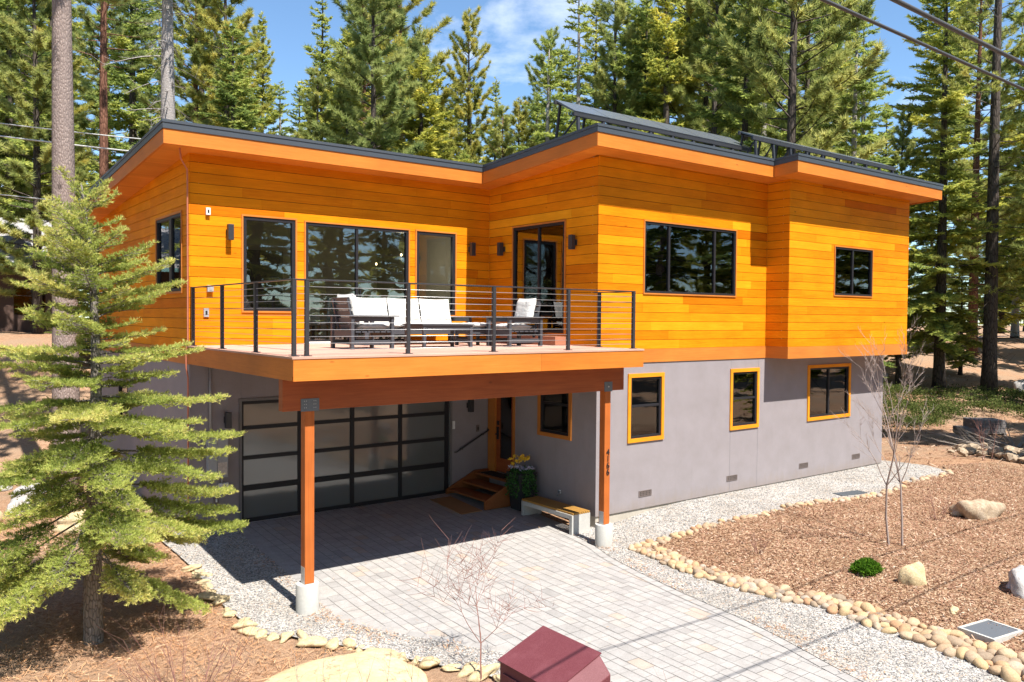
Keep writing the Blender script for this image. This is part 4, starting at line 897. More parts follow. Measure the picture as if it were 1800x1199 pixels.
# bench
bx0, bx1, by0, by1 = -.70, -.20, -.06, 1.62
t = thing('bench', 'concrete bench with timber slat seat against the shaded stucco beside the numbered post', 'bench', (-.45, .8, -.25))
for a, b in ((by0, by0 + .09), (by1 - .09, by1)):
    m = MB(); m.box(bx0, bx1, a, b, H(-.45, (a + b) / 2) - .02, .185); m.build('leg', M['concrete'], t, bevel=.005)
m = MB(); m.box(bx0, bx0 + .07, by0 + .0905, by1 - .0905, .095, .185); m.box(bx1 - .07, bx1, by0 + .0905, by1 - .0905, .095, .185); m.build('seat_rail', M['concrete'], t, bevel=.004)
for k in range(8):
    a = bx0 + .015 + k * .06; m = MB(); m.box(a, a + .048, by0 - .005, by1 + .005, .186, .226); m.build('slat', M['benchwood'], t, bevel=.002)
# ------------------------------------------------------------------ roof top solar racks
def solar(label, x0, x1, y0, z0, y1, z1, n):
    t = thing('solar_array', label, 'solar panels', ((x0 + x1) / 2, y0, soff(y0) + .43), 'roof top solar arrays'); wd = (x1 - x0) / n; u = Vector((0, y1 - y0, z1 - z0)); nn = Vector((0, -(z1 - z0), y1 - y0)).normalized() * .035
    for k in range(n):
        a = x0 + k * wd; m = MB(); p = [Vector((a + .01, y0, z0)), Vector((a + wd - .01, y0, z0)), Vector((a + wd - .01, y1, z1)), Vector((a + .01, y1, z1))]; m.hexa([q - nn for q in p] + p); m.build('panel', M['solar'], t)
    m = MB(); m.bar((x0 - .02, y0 + .02, z0 - .07), (x1 + .02, y0 + .02, z0 - .07), .06, .07); m.bar((x0 - .05, y1 - .05, z1 - .08), (x1 + .05, y1 - .05, z1 - .08), .05, .06); m.build('rack_rail', M['rail'], t)
    k = x0 + .12
    while k < x1:
        m = MB(); zr = soff(y0) + .44; m.bar((k, y0 + .03, z0 - .09), (k - .05, y0 - .05, zr), .05, .06, up=(1, 0, 0)); zb_ = soff(y1 + .1) + .41; m.bar((k, y1 - .05, z1 - .1), (k, y1 + .1, zb_), .04, .05, up=(1, 0, 0)); m.bar((k, y0 + .03, z0 - .09), (k, y1 + .1, zb_), .03, .03, up=(1, 0, 0)); m.build('strut', M['rail'], t); k += .72
solar('longer dark solar array on struts over the roof left of the eave step', -.42, 5.45, .30, 8.48, .95, 8.84, 6)
solar('dark solar array on struts over the far right part of the roof', 5.05, 11.75, -.05, 8.68, .40, 8.87, 6)

# ------------------------------------------------------------------ red metal box at the foreground
t = thing('bear_box', 'dark red steel bin enclosure with chamfered top in the near foreground', 'metal box', (-6.7, -6.5, -.4))
A = Vector((-6.40, -6.06, 1.0)); Lf = Vector((-6.95, -6.06, .80)); dy = Vector((0, -.85, .004)); ch = Vector((0, -.15, -.13))
pts = [Lf, A, A + dy, Lf + dy]; m = MB(); gz = -.45
fr = [A + dy + ch, Lf + dy + ch]
low = lambda p: Vector((p.x, p.y, gz))
V_ = [Lf, A, A + dy, Lf + dy, fr[0], fr[1], low(Lf), low(A), low(fr[0]), low(fr[1])]
m.add(V_, [(0, 3, 2, 1), (3, 5, 4, 2), (5, 9, 8, 4), (1, 2, 4, 8, 7), (0, 1, 7, 6), (0, 6, 9, 5, 3)]); m.build('cabinet', M['redbox'], t, bevel=.008)
n_ = Vector((-.36, 0, 1)).normalized(); ov = Vector((-.018, 0, -.0065)); o2 = Vector((.018, 0, .0065)); yb_ = Vector((0, .018, 0)); lp = [Lf + ov + yb_, A + o2 + yb_, A + dy + o2 - yb_ * .2, Lf + dy + ov - yb_ * .2]
m = MB(); m.hexa([p_ + Vector((0, 0, .003)) for p_ in lp] + [p_ + Vector((0, 0, .012)) for p_ in lp]); m.build('lid', M['redbox'], t)
m = MB()
for yy in (-6.25, -6.7): m.tube([(-6.395, yy, .90), (-6.395, yy - .1, .90)], .014, 8)
m.build('hinge', M['iron'], t)
m = MB(); m.box(-6.97, -6.955, -6.95, -6.12, .02, .70); m.build('door', M['redbox'], t, bevel=.004); m = MB(); m.box(-6.985, -6.97, -6.6, -6.45, .35, .45); m.build('latch', M['dark'], t)
m = MB(); m.box(-6.95, -6.40, -7.06, -6.08, H(-6.7, -6.5) - .02, gz + .02); m.build('base', M['concrete'], t)

# ------------------------------------------------------------------ stones
def rockmesh(name, seed, sub=3, sq=(1, .8, .55), amp=.22, m=None, fac=1.0):
    bm = bmesh.new(); bmesh.ops.create_icosphere(bm, subdivisions=sub, radius=1); r = np.random.default_rng(seed)
    ks = r.normal(0, 1, (7, 3)) * np.array([1.0, 1.6, 2.2, 3.2, 1.2, 1.9, 2.6])[:, None]; ph = r.uniform(0, 6.28, 7); am = np.array([1, .7, .5, .3, .9, .6, .35]) * amp / 2
    for v in bm.verts:
        c = np.array(v.co); d = 1 + float(np.sum(am * np.sin(ks @ c + ph))); v.co = Vector(c * d * np.array(sq))
        if v.co.z < -.35 * sq[2] * 1.0: v.co.z = -.35 * sq[2] + (v.co.z + .35 * sq[2]) * .4
    me = bpy.data.meshes.new(name); bm.to_mesh(me); bm.free(); me.materials.append(m or M['cobble'])
    me.polygons.foreach_set('use_smooth', [True] * len(me.polygons)); return me
protos = [rockmesh('cobble', 20 + i, 3, (1, R.uniform(.72, .92), R.uniform(.6, .8)), .15) for i in range(12)]
placed = []
def cobble(x, y, r, label, group, z=0.0, flatness=1.0, nm='cobble'):
    for (a, b, c) in placed:
        if (a - x) ** 2 + (b - y) ** 2 < ((c + r) * .66) ** 2: return False
    placed.append((x, y, r)); o = bpy.data.objects.new(nm, R.choice(protos)); COL.objects.link(o); s = r * R.uniform(.92, 1.1)
    o.location = (x, y, H(x, y) + .02 + r * .20 + z); o.rotation_euler = (R.uniform(-.3, .3), R.uniform(-.3, .3), R.uniform(0, 6.28)); o.scale = (s * R.uniform(.9, 1.25), s, s * R.uniform(.8, 1.15) * flatness); tag(o, label, 'stone', group); return True
C2 = smoothline(cob, 12)
cnt = 0
for k in range(5000):
    if cnt >= 250: break
    i = R.randrange(len(C2)); bx, by = C2[i]
    if by < -9.2: continue
    near = ss(-2, -9, by) if False else max(0, min(1, (-by - 1.3) / 6.5)); hw = .16 + .17 * near if by < -3.6 else .26
    r = R.uniform(.055, .11) + .055 * near * R.random(); r *= .95
    if cobble(bx + .12 + R.uniform(-hw, hw), by + R.uniform(-.05, .05), r, 'rounded tan river cobble in the border between gravel strip and mulch bed', 'cobbles bordering the mulch bed'): cnt += 1
T2 = smoothline(mulchTop, 10); cnt2 = 0
for k in range(900):
    if cnt2 >= 110: break
    bx, by = R.choice(T2)
    if cobble(bx + R.uniform(-.03, .03), by + R.uniform(-.09, .09), R.uniform(.05, .10), 'small pale stone in the thin edging along the gravel below the house wall', 'small edging stones below the house wall', -.01, nm='edging_stone'): cnt2 += 1
F2 = smoothline(flagE, 10); cnt3 = 0
pf = [rockmesh('flat_stone', 50 + i, 3, (1, R.uniform(.6, .85), .42), .5, M['flagrock']) for i in range(6)]; keep = protos; protos = pf
for k in range(900):
    if cnt3 >= 90: break
    bx, by = R.choice(F2)
    if by > 1.9 or by < -7: continue
    if cobble(bx + R.uniform(-.05, .05), by + R.uniform(-.06, .06), R.uniform(.10, .18), 'flat yellow edging stone between the left gravel path and the pine needles', 'yellow edging stones of the left path', -.045, nm='flat_stone'): cnt3 += 1
protos = keep
# rock pile by the brush on the right
protos = [rockmesh('broken_rock', 90 + i, 2, (1, R.uniform(.6, .9), R.uniform(.5, .75)), .55, M['boulder']) for i in range(6)]
for me_ in protos: me_.polygons.foreach_set('use_smooth', [False] * len(me_.polygons))
for k in range(70):
    x = R.uniform(14.8, 17.2); y = -1.1 - (x - 15.8) * .0 + R.uniform(-1.6, 1.0); 
    cobble(x + .35 * y * 0, y, R.uniform(.10, .26), 'broken tan rock in the loose pile in front of the brush on the right', 'rocks of the loose pile', .02, nm='broken_rock')
protos = keep
def boulder(name, label, x, y, s, seed, m, rot=0, sink=.3, sq=(1, .8, .8), amp=.5):
    me = rockmesh('boulder', seed, 4, sq, amp, m); o = bpy.data.objects.new(name, me); COL.objects.link(o); o.location = (x, y, H(x, y) + s * sink); o.scale = (s, s, s); o.rotation_euler = (0, 0, rot); return tag(o, label, 'boulder')
boulder('boulder', 'wide craggy tan boulder in the mulch behind the twin saplings', 7.15, -4.3, .37, 3, M['boulder'], -.5, .2, (1.25, .6, .5), .9)
boulder('boulder', 'pointed yellow boulder standing in the mulch near the green juniper', 1.90, -5.75, .24, 8, M['flagrock'], -.6, .42, (.8, .55, 1.15), .35)
boulder('boulder', 'grey and white angular boulder at the right edge of the mulch bed', 2.95, -7.05, .34, 14, M['greyboulder'], .4, .35, (1.1, .9, .9), .5)
boulder('boulder', 'large flat topped yellow rock cut by the bottom edge left of the driveway', -7.25, -3.3, .95, 21, M['flagrock'], .5, -.02, (1.2, .9, .2), .3)
boulder('boulder', 'small flat tan rock lying in the mulch near the cobbles', 1.35, -6.65, .11, 33, M['flagrock'], .2, .1, (1.3, .6, .4), .3)
for k, (x, y, s) in enumerate([(-10.6, 6.6, .45), (-9.6, 7.6, .35), (-8.9, 5.4, .38), (-8.5, 4.6, .28), (-10.9, 9.6, .5), (-9.9, 10.8, .4), (-8.0, 3.4, .24), (-9.2, 9.0, .3)]):
    o = boulder('boulder', 'pale rock on the pine needle slope behind the young fir', x, y, s, 60 + k, M['greyboulder'] if k % 2 else M['flagrock'], k, .2, (1.1, .85, .65), .45); o['group'] = 'pale rocks on the left slope'
for k, (x, y, s) in enumerate([(34.6, 4.6, .8), (36.2, 3.8, .6), (29.8, 10.5, .5)]):
    o = boulder('boulder', 'grey rock at the foot of the big trunks on the right slope', x, y, s, 80 + k, M['greyboulder'], k, .2, (1.1, .85, .65), .45); o['group'] = 'grey rocks on the right slope'
# vault lid and grate
vl = thing('utility_vault', 'grey utility vault lid with pale concrete rim beside the cobbles at lower right', 'vault lid', (.95, -7.35, H(.95, -7.35)))
zc = H(.95, -7.35) + .065; m = MB()
Tv = Matrix.Translation((.95, -7.35, zc)) @ Matrix.Rotation(rad(-8), 4, 'Z')
def tb(mb, x0, x1, y0, y1, z0, z1): mb.hexa([Tv @ Vector(p) for p in ((x0, y0, z0), (x1, y0, z0), (x1, y1, z0), (x0, y1, z0), (x0, y0, z1), (x1, y0, z1), (x1, y1, z1), (x0, y1, z1))])
tb(m, -.36, .36, -.27, -.23, -.15, .02); tb(m, -.36, .36, .23, .27, -.15, .02); tb(m, -.36, -.32, -.23, .23, -.15, .02); tb(m, .32, .36, -.23, .23, -.15, .02); m.build('rim', M['concrete'], vl)
m = MB(); tb(m, -.318, .318, -.228, .228, -.1, .012); m.build('lid', flat('polymer_lid', (.09, .10, .115), .8, var=.25, bs=.6, scale=90), vl)
m = MB()
Tv = Matrix.Translation((7.0, -1.6, H(7, -1.6) + .045)) @ Matrix.Rotation(rad(-12), 4, 'Z')
for k in range(8): tb(m, -.4, .4, -.14 + k * .038, -.118 + k * .038, -.03, .0)
tb(m, -.42, -.4, -.15, .15, -.03, .003); tb(m, .4, .42, -.15, .15, -.03, .003)
tag(m.build('drain_grate', M['iron'], None, origin=(7.0, -1.6, -.05)), 'grey slotted drain grate set in the pale gravel below the house', 'drain grate')

# ------------------------------------------------------------------ pallet of blocks, brush pile
pc = Vector((20.9, 1.35, H(20.9, 1.35))); ang = rad(-38)
t = thing('block_pallet', 'low stack of grey concrete blocks on a pallet near the forest edge', 'block pallet', pc)
Tp = Matrix.Translation(pc) @ Matrix.Rotation(ang, 4, 'Z') @ Matrix.Scale(.78, 4)
def pb(mb, x0, x1, y0, y1, z0, z1): mb.hexa([Tp @ Vector(p) for p in ((x0, y0, z0), (x1, y0, z0), (x1, y1, z0), (x0, y1, z0), (x0, y0, z1), (x1, y0, z1), (x1, y1, z1), (x0, y1, z1))])
m = MB()
for k in range(7): pb(m, -1.0, 1.0, -.6 + k * .18, -.5 + k * .18, .10, .13)
for k in (-.95, -.05, .85): pb(m, k, k + .1, -.6, .6, 0, .10)
m.build('pallet', M['barkgrey'], t)
for lay in range(3):
    for i in range(8 if lay < 1 else 6 if lay < 2 else 6):
        for j in range(3):
            a = .95 - .24 * (i + 1) + R.uniform(-.008, .008); b = -.57 + j * .39 + R.uniform(-.01, .01); m = MB(); pb(m, a, a + .225, b, b + .375, .135 + lay * .2, .325 + lay * .2); m.build('block', M['block'], t, bevel=.01)
def segs(P0, P1, R0, R1, sides=3):
    P0, P1 = np.array(P0, float), np.array(P1, float); R0 = np.array(R0, float)[:, None]; R1 = np.array(R1, float)[:, None]; d = P1 - P0; d /= np.linalg.norm(d, axis=1)[:, None] + 1e-9
    ref = np.where(np.abs(d[:, 2:3]) > .9, np.array([[1., 0, 0]]), np.array([[0, 0, 1.]])); u = np.cross(d, ref); u /= np.linalg.norm(u, axis=1)[:, None] + 1e-9; w = np.cross(d, u); V = []
    for P, r in ((P0, R0), (P1, R1)):
        for k in range(sides): a = 2 * math.pi * k / sides; V.append(P + (u * math.cos(a) + w * math.sin(a)) * r)
    V = np.stack(V, 1); n = len(P0); F = np.array([(k, (k + 1) % sides, sides + (k + 1) % sides, sides + k) for k in range(sides)])
    return V.reshape(-1, 3), (F[None] + (np.arange(n) * 2 * sides)[:, None, None]).reshape(-1, 4)
def twigs(seed, base, stems, height, spread, r0, levels=3, up=1.0, kids=3, lean=.35, angs=.5, lf=(.35, .6), rmin=.0):
    q = random.Random(seed); P0 = []; P1 = []; A = []; B = []
    def grow(p, d, L, r, lev):
        n = 5; d = d.copy()
        for k in range(n):
            d = (d + Vector((q.gauss(0, .09), q.gauss(0, .09), q.gauss(0, .05) + .04 * up))).normalized(); e = p + d * L / n; ra = r * (1 - .75 * k / n); rb = r * (1 - .75 * (k + 1) / n)
            P0.append(p); P1.append(e); A.append(ra); B.append(rb)
            if lev > 0 and k >= 1:
                for _ in range(kids if k < n - 1 else kids - 1):
                    if q.random() < .62:
                        ax = Vector((q.gauss(0, 1), q.gauss(0, 1), q.gauss(0, .3))).normalized(); nd_ = (d + ax * q.uniform(angs * .7, angs * 1.5)).normalized(); grow(e, nd_, L * q.uniform(lf[0], lf[1]), max(rmin, rb * .62), lev - 1)
            p = e
    for _ in range(stems):
        a = q.uniform(0, 6.28); d = Vector((math.cos(a) * lean, math.sin(a) * lean, 1)).normalized(); grow(Vector(base) + Vector((math.cos(a), math.sin(a), 0)) * q.uniform(0, spread), d, height * q.uniform(.7, 1.1), r0, levels)
    return segs(P0, P1, A, B)
def twigplant(name, label, cat, base, m, group=None, **k):
    base = (base[0], base[1], H(base[0], base[1]) - .02); V, F = twigs(base=base, **k); return tag(npmesh(name, V, F, M[m], origin=base), label, cat, group)
twigplant('sapling', 'bare leafless sapling with fanning twigs in front of the driveway', 'sapling', (-5.86, -4.2), 'redtwig', seed=4, stems=1, height=1.35, spread=0, r0=.015, levels=3, kids=3, lean=.1, angs=1.05, lf=(.5, .78), rmin=.0032)
twigplant('aspen_sapling', 'bare twin trunk sapling in the mulch, left stem', 'sapling', (3.50, -4.46), 'aspenbark', 'slender bare aspens in the mulch bed', seed=11, stems=1, height=2.9, spread=0, r0=.028, levels=3, kids=3, lean=.04, angs=.45, lf=(.25, .42), rmin=.003)
twigplant('aspen_sapling', 'bare twin trunk sapling in the mulch, right stem', 'sapling', (3.70, -4.62), 'aspenbark', 'slender bare aspens in the mulch bed', seed=12, stems=1, height=3.2, spread=0, r0=.028, levels=3, kids=3, lean=.04, angs=.45, lf=(.25, .42), rmin=.003)
twigplant('bare_shrub', 'small red stemmed bare shrub in the left part of the mulch bed', 'shrub', (1.27, -3.14), 'redtwig', seed=21, stems=12, height=.42, spread=.08, r0=.006, levels=1, kids=2, lean=.55)
twigplant('bare_shrub', 'thin reddish bare shrub left of the wide craggy boulder', 'shrub', (6.2, -4.1), 'redtwig', seed=22, stems=9, height=.75, spread=.12, r0=.006, levels=1, kids=2, lean=.35)
twigplant('bare_shrub', 'tall bare reddish shrub at the far mulch corner in front of the forest edge', 'shrub', (14.2, -1.7), 'redtwig', seed=23, stems=4, height=1.5, spread=.2, r0=.010, levels=2, kids=2, lean=.2)
twigplant('bare_shrub', 'bare reddish brush in the bottom left corner under the young fir', 'shrub', (-9.0, -2.7), 'redtwig', seed=24, stems=26, height=.9, spread=.5, r0=.007, levels=1, kids=2, lean=.7)
twigplant('bare_shrub', 'bare stems rising in front of the red metal box', 'shrub', (-7.35, -6.2), 'redtwig', seed=25, stems=12, height=1.25, spread=.25, r0=.006, levels=1, kids=1, lean=.25)
twigplant('bare_shrub', 'few bare stems standing over the flat yellow rock', 'shrub', (-7.4, -3.9), 'twig', seed=26, stems=8, height=.9, spread=.6, r0=.006, levels=1, kids=1, lean=.2)
twigplant('bare_shrub', 'thin bare stems right of the red metal box', 'shrub', (-4.9, -6.9), 'redtwig', seed=27, stems=6, height=.8, spread=.3, r0=.005, levels=1, kids=1, lean=.2)
twigplant('brush_pile', 'pile of cut grey branches in the shade behind the loose rocks', 'brush pile', (18.2, -1.0), 'twig', seed=31, stems=60, height=1.5, spread=1.6, r0=.02, levels=1, kids=2, lean=4.0, up=.0)
# juniper
jb = (1.78, -4.98, H(1.78, -4.98)); C = []
for k in range(160):
    a = R.uniform(0, 6.28); r = R.random() ** .5 * .24; C.append((jb[0] + r * math.cos(a) * 1.15, jb[1] + r * math.sin(a) * .9, jb[2] + .05 + .14 * (1 - (r / .25) ** 2) + R.uniform(0, .03)))
tag(leafcloud('juniper_shrub', M['juniper'], None, C, (.02, .02, .02), 5200, .03, .07, .16, .5, origin=jb), 'small round bright green juniper in the mulch bed', 'shrub')
# manzanita cover on the right: one low mass of leaves
C = []
while len(C) < 1500:
    w = R.uniform(30, 41); l = R.uniform(9, 30); x = -11.72 + .606 * w + .795 * l; y = -12.45 + .795 * w - .606 * l
    if w < 33.5 + 1.5 * math.sin(l * .7) or (x < 14) or math.sin(x * 1.7 + 2 * math.sin(y)) * math.sin(y * 1.9 + x) < -.25: continue
    f = math.sin(x * .9) * math.sin(y * 1.1 + x * .3); C.append((x, y, H(x, y) + .1 + .45 * max(0, .4 + f * .6) * R.random() ** .5))
tag(leafcloud('manzanita_cover', M['shrubleaf'], None, C, (.16, .16, .08), 60000, .05, .11, .35, .3, origin=(25, 3, 0)), kind='stuff')
C = []
for k in range(500):
    x = R.uniform(12.2, 19); y = R.uniform(4.2, 11); C.append((x, y, H(x, y) + .1 + .3 * R.random()))
tag(leafcloud('undergrowth', M['shrubleaf'], None, C, (.16, .16, .08), 16000, .05, .10, .35, .3, origin=(15, 7, 0)), kind='stuff')
# forest floor debris
P = []
while len(P) < 9000:
    w = R.uniform(20, 46); l = R.uniform(7, 30); x = -11.72 + .606 * w + .795 * l; y = -12.45 + .795 * w - .606 * l
    if x > 12.3: P.append((x, y))
chips('forest_litter', np.array(P), .08, .3, .03, M['chips'], .0, .3)

# ------------------------------------------------------------------ wires
def wire(name, label, a, b, r, m, sag=.3, group='overhead utility cables'):
    a = Vector(a); b = Vector(b); pts = [a.lerp(b, k / 30) - Vector((0, 0, sag * 4 * (k / 30) * (1 - k / 30))) for k in range(31)]; mb = MB(); mb.tube(pts, r, 6, cap=False); tag(mb.build(name, M[m], None, origin=tuple(a)), label, 'cable', group)
wire('utility_cable', 'upper right dark overhead cable crossing the top right corner', (-30, -9.75, 6.62), (50, -9.85, 5.45), .016, 'wire', .05)
wire('utility_cable', 'lower of the two dark overhead cables crossing the top right corner', (-30, -8.3, 7.38), (50, -9.3, 5.75), .016, 'wire', .05)
def cp(w, l, z): return (-11.7462 + .605 * w + .796 * l, -12.529 + .796 * w - .605 * l, z)
wire('utility_cable', 'topmost pale cable behind the big trunk at upper left', cp(25, -18, 10.25), cp(25, -9.4, 9.35), .018, 'wirelight', .05, 'pale cables at upper left')
wire('utility_cable', 'thicker pale cable below the topmost at upper left', cp(23, -18, 9.6), cp(23, -8.6, 8.55), .022, 'wirelight', .05, 'pale cables at upper left')
wire('utility_cable', 'lowest pale cable just above the neighbour roof', cp(24, -18, 8.0), cp(24, -9.5, 7.2), .016, 'wirelight', .05, 'pale cables at upper left')

# ------------------------------------------------------------------ neighbour house (left, mostly behind the young fir)
t = thing('neighbour_house', 'grey shingled neighbour house with teal gutter at the left edge', 'house', (-9.5, 34, 2.8))
m = MB(); m.box(-16, -4.6, 32.5, 39, 2.0, 6.5); m.build('wall', flat('brown_siding', (.11, .065, .05), .9), t)
m = MB(); m.hexa([(-16.6, 31.6, 6.45), (-4.0, 31.6, 6.45), (-4.0, 36, 8.9), (-16.6, 36, 8.9), (-16.6, 31.6, 6.6), (-4.0, 31.6, 6.6), (-4.0, 36, 9.05), (-16.6, 36, 9.05)]); m.hexa([(-16.6, 36, 8.9), (-4.0, 36, 8.9), (-4.0, 40.4, 6.45), (-16.6, 40.4, 6.45), (-16.6, 36, 9.05), (-4.0, 36, 9.05), (-4.0, 40.4, 6.6), (-16.6, 40.4, 6.6)]); m.build('roof', M['shingle'], t)
m = MB(); m.box(-16.6, -4.0, 31.45, 31.6, 6.40, 6.58); m.build('gutter', M['gutter'], t)
m = MB(); m.hexa([(-7.6, 31.9, 7.2), (-6.2, 31.9, 7.2), (-6.9, 31.9, 7.9), (-6.91, 31.9, 7.9), (-7.6, 34, 7.9), (-6.2, 34, 7.9), (-6.9, 34, 7.95), (-6.91, 34, 7.95)]); m.build('dormer', M['roofing'], t)
for a in (-14, -10.5, -7): m = MB(); m.box(a, a + 1.3, 32.46, 32.5, 4.2, 5.6); m.build('window', M['glassdark'], t)

# ------------------------------------------------------------------ conifers
def tris(P, D, L, Wd, nrm=None):
    s = np.cross(D, nrm if nrm is not None else rng.normal(0, 1, D.shape)); s /= np.linalg.norm(s, axis=1)[:, None] + 1e-9
    L = L[:, None]; Wd = Wd[:, None]
    V = np.stack([P - s * Wd * .5, P + s * Wd * .5, P + D * L], 1); return V
def norm(a): return a / (np.linalg.norm(a, axis=-1, keepdims=True) + 1e-9)
def branchset(g, h, clear, radius, dz, nb, e0, e1, droop, upturn, shape, skip=.08, top=.4):
    """returns list of branches: base z, azimuth, length, elevation"""
    out = []; z = clear; ph = 0
    while z < h - top:
        t = (z - clear) / (h - clear); n = nb + int(g.integers(-1, 2)); ph += g.uniform(.5, 2)
        for k in range(n):
            if g.random() < skip: continue
            az = ph + 6.283 * k / n + g.normal(0, .25); L = radius * shape(t) * g.uniform(.45, 1.18)
            out.append((z + g.uniform(-dz * .4, dz * .4), az, max(.15, L), e0 + (e1 - e0) * t + g.normal(0, .08), droop * g.uniform(.7, 1.3), upturn, t))
        z += dz * g.uniform(.8, 1.2)
    return out
def bpos(b, s):
    z, az, L, e, dr, up, t = b
    r = L * s * math.cos(e); zz = z + L * s * math.sin(e) - dr * L * s * s + up * L * s ** 4
    return np.stack([r * math.cos(az), r * math.sin(az), zz], -1)
def fir_geo(seed, h, clear, radius, dz=.38, nb=5, e0=-.1, e1=.75, droop=.28, upturn=.08, shape=None, lat=.16, tri=(.16, .30), tw=.055, dens=7, start=.15, latlen=.45, flat_=.35, wood_r=.018):
    g = np.random.default_rng(seed); shape = shape or (lambda t: (1 - t) ** .8 * min(1, .6 + 2.2 * t))
    B = branchset(g, h, clear, radius, dz, nb, e0, e1, droop, upturn, shape)
    A0 = []; A1 = []; r0 = []; r1 = []; LP = []; LD = []; LL = []; LT = []
    for b in B:
        L = b[2]; ns = 5; s = np.linspace(0, 1, ns + 1); p = bpos(b, s)
        rr = wood_r * (.4 + L / radius) * (1 - .8 * s)
        A0.append(p[:-1]); A1.append(p[1:]); r0.append(rr[:-1]); r1.append(rr[1:])
        n = max(3, int(L / lat)); s = start + (1 - start) * (np.arange(n) + g.random(n)) / n; p = bpos(b, s); p2 = bpos(b, np.minimum(1.02, s + .02)); d = norm(p2 - p)
        side = norm(np.cross(d, np.array([0, 0, 1.]))); bt = np.clip(g.normal(.5, .16), .05, .95)
        for sg in (-1, 1):
            dd = norm(d * g.uniform(.5, 1.0, (n, 1)) + side * sg * g.uniform(.7, 1.1, (n, 1)) + np.array([0, 0, 1.]) * g.normal(-.08, .16, (n, 1)))
            ll = latlen * L * (1.06 - s) * g.uniform(.6, 1.15, n); ll = np.clip(ll, .10, 1.1)
            LP.append(p); LD.append(dd); LL.append(ll); LT.append(np.clip(bt + g.normal(0, .10, n), 0, 1))
        LP.append(bpos(b, np.array([.8]))); LD.append(d[-1:]); LL.append(np.array([max(.15, L * .22)])); LT.append(np.array([bt]))
    # leader
    for zz in np.arange(h - 1.2, h, .12): LP.append(np.array([[0, 0, zz]])); a = g.uniform(0, 6.28); LD.append(np.array([[math.cos(a) * .7, math.sin(a) * .7, .6]])); LL.append(np.array([.12 + (h - zz) * .25])); LT.append(np.array([.6]))
    LP = np.concatenate(LP); LD = norm(np.concatenate(LD)); LL = np.concatenate(LL); LT = np.concatenate(LT)
    cnt = np.maximum(2, (LL * dens / .25).astype(int)); idx = np.repeat(np.arange(len(LP)), cnt); n = len(idx); t = g.random(n)
    P = LP[idx] + LD[idx] * (LL[idx] * t)[:, None] ; P[:, 2] -= .10 * (LL[idx] * t) ** 2
    D = LD[idx]; side = norm(np.cross(D, np.array([0, 0, 1.]))) * np.where(g.random(n) < .5, -1, 1)[:, None]
    D2 = norm(D * g.uniform(.3, 1.1, (n, 1)) + side * g.uniform(.2, 1.0, (n, 1)) + np.array([0, 0, 1.]) * g.normal(.08, flat_, (n, 1)))
    Lt = g.uniform(tri[0], tri[1], n) * (1.1 - .5 * t); V = tris(P - D2 * .02, D2, Lt, np.full(n, tw) * g.uniform(.7, 1.3, n), norm(np.array([0, 0, .6]) + norm(P * np.array([1, 1, 0])) * .75 + g.normal(0, .4, (n, 3))))
    T = np.clip(LT[idx] * .75 + t * .2 + g.normal(0, .12, n), 0, 1)
    W_ = (np.concatenate(A0), np.concatenate(A1), np.concatenate(r0), np.concatenate(r1)); return V, T, W_, B
def pine_geo(seed, h, clear, radius, dz=.55, nb=4, e0=.05, e1=.8, shape=None, tufts=9, nl=26, ln=(.16, .28), tw=.03, start=.35, wood_r=.03):
    g = np.random.default_rng(seed); shape = shape or (lambda t: (1 - t) ** .6 * min(1, .65 + 1.6 * t))
    B = branchset(g, h, clear, radius, dz, nb, e0, e1, .12, .25, shape, .12); A0 = []; A1 = []; r0 = []; r1 = []; C = []; CD = []; CT = []
    for b in B:
        L = b[2]; s = np.linspace(0, 1, 6); p = bpos(b, s); rr = wood_r * (.35 + L / radius) * (1 - .8 * s); A0.append(p[:-1]); A1.append(p[1:]); r0.append(rr[:-1]); r1.append(rr[1:])
        n = max(3, int(tufts * L / radius * 1.3)); s = start + (1 - start) * g.random(n) ** .7; s[0] = 1; p = bpos(b, s); d = norm(bpos(b, np.minimum(1, s + .03) + .001) - bpos(b, s - .03)); side = norm(np.cross(d, np.array([0, 0, 1.]))) * np.where(g.random(n) < .5, -1, 1)[:, None]
        ll = (.32 * L * (1.1 - s) * g.uniform(.3, 1.1, n))[:, None]; dd = norm(d * .7 + side * g.uniform(.3, 1, (n, 1)) + np.array([0, 0, 1.]) * g.uniform(0, .6, (n, 1))); e = p + dd * ll
        A0.append(p); A1.append(e); r0.append(np.full(n, .010)); r1.append(np.full(n, .006)); bt = np.clip(g.normal(.5, .18), 0, 1)
        C.append(e); CD.append(dd); CT.append(np.clip(bt + g.normal(0, .12, n), 0, 1))
        C.append((p + e) / 2); CD.append(dd); CT.append(np.clip(bt + g.normal(0, .12, n), 0, 1))
    for zz in np.arange(h - 1.5, h, .14):
        a = g.uniform(0, 6.28); r = (h - zz) * .3; C.append(np.array([[math.cos(a) * r, math.sin(a) * r, zz]])); CD.append(norm(np.array([[math.cos(a), math.sin(a), 1.5]]))); CT.append(np.array([.6]))
    C = np.concatenate(C); CD = np.concatenate(CD); CT = np.concatenate(CT); n = len(C) * nl; i = np.repeat(np.arange(len(C)), nl)
    D = norm(CD[i] * .8 + norm(g.normal(0, 1, (n, 3))) * 1.0 + np.array([0, 0, .25])); P = C[i] + CD[i] * g.uniform(-.12, .08, (n, 1)); V = tris(P, D, g.uniform(ln[0], ln[1], n), np.full(n, tw) * g.uniform(.6, 1.3, n), norm(np.array([0, 0, .6]) + norm(P * np.array([1, 1, 0])) * .75 + g.normal(0, .6, (n, 3))))
    T = np.clip(CT[i] * .8 + g.normal(.08, .12, n), 0, 1); return V, T, (np.concatenate(A0), np.concatenate(A1), np.concatenate(r0), np.concatenate(r1)), B
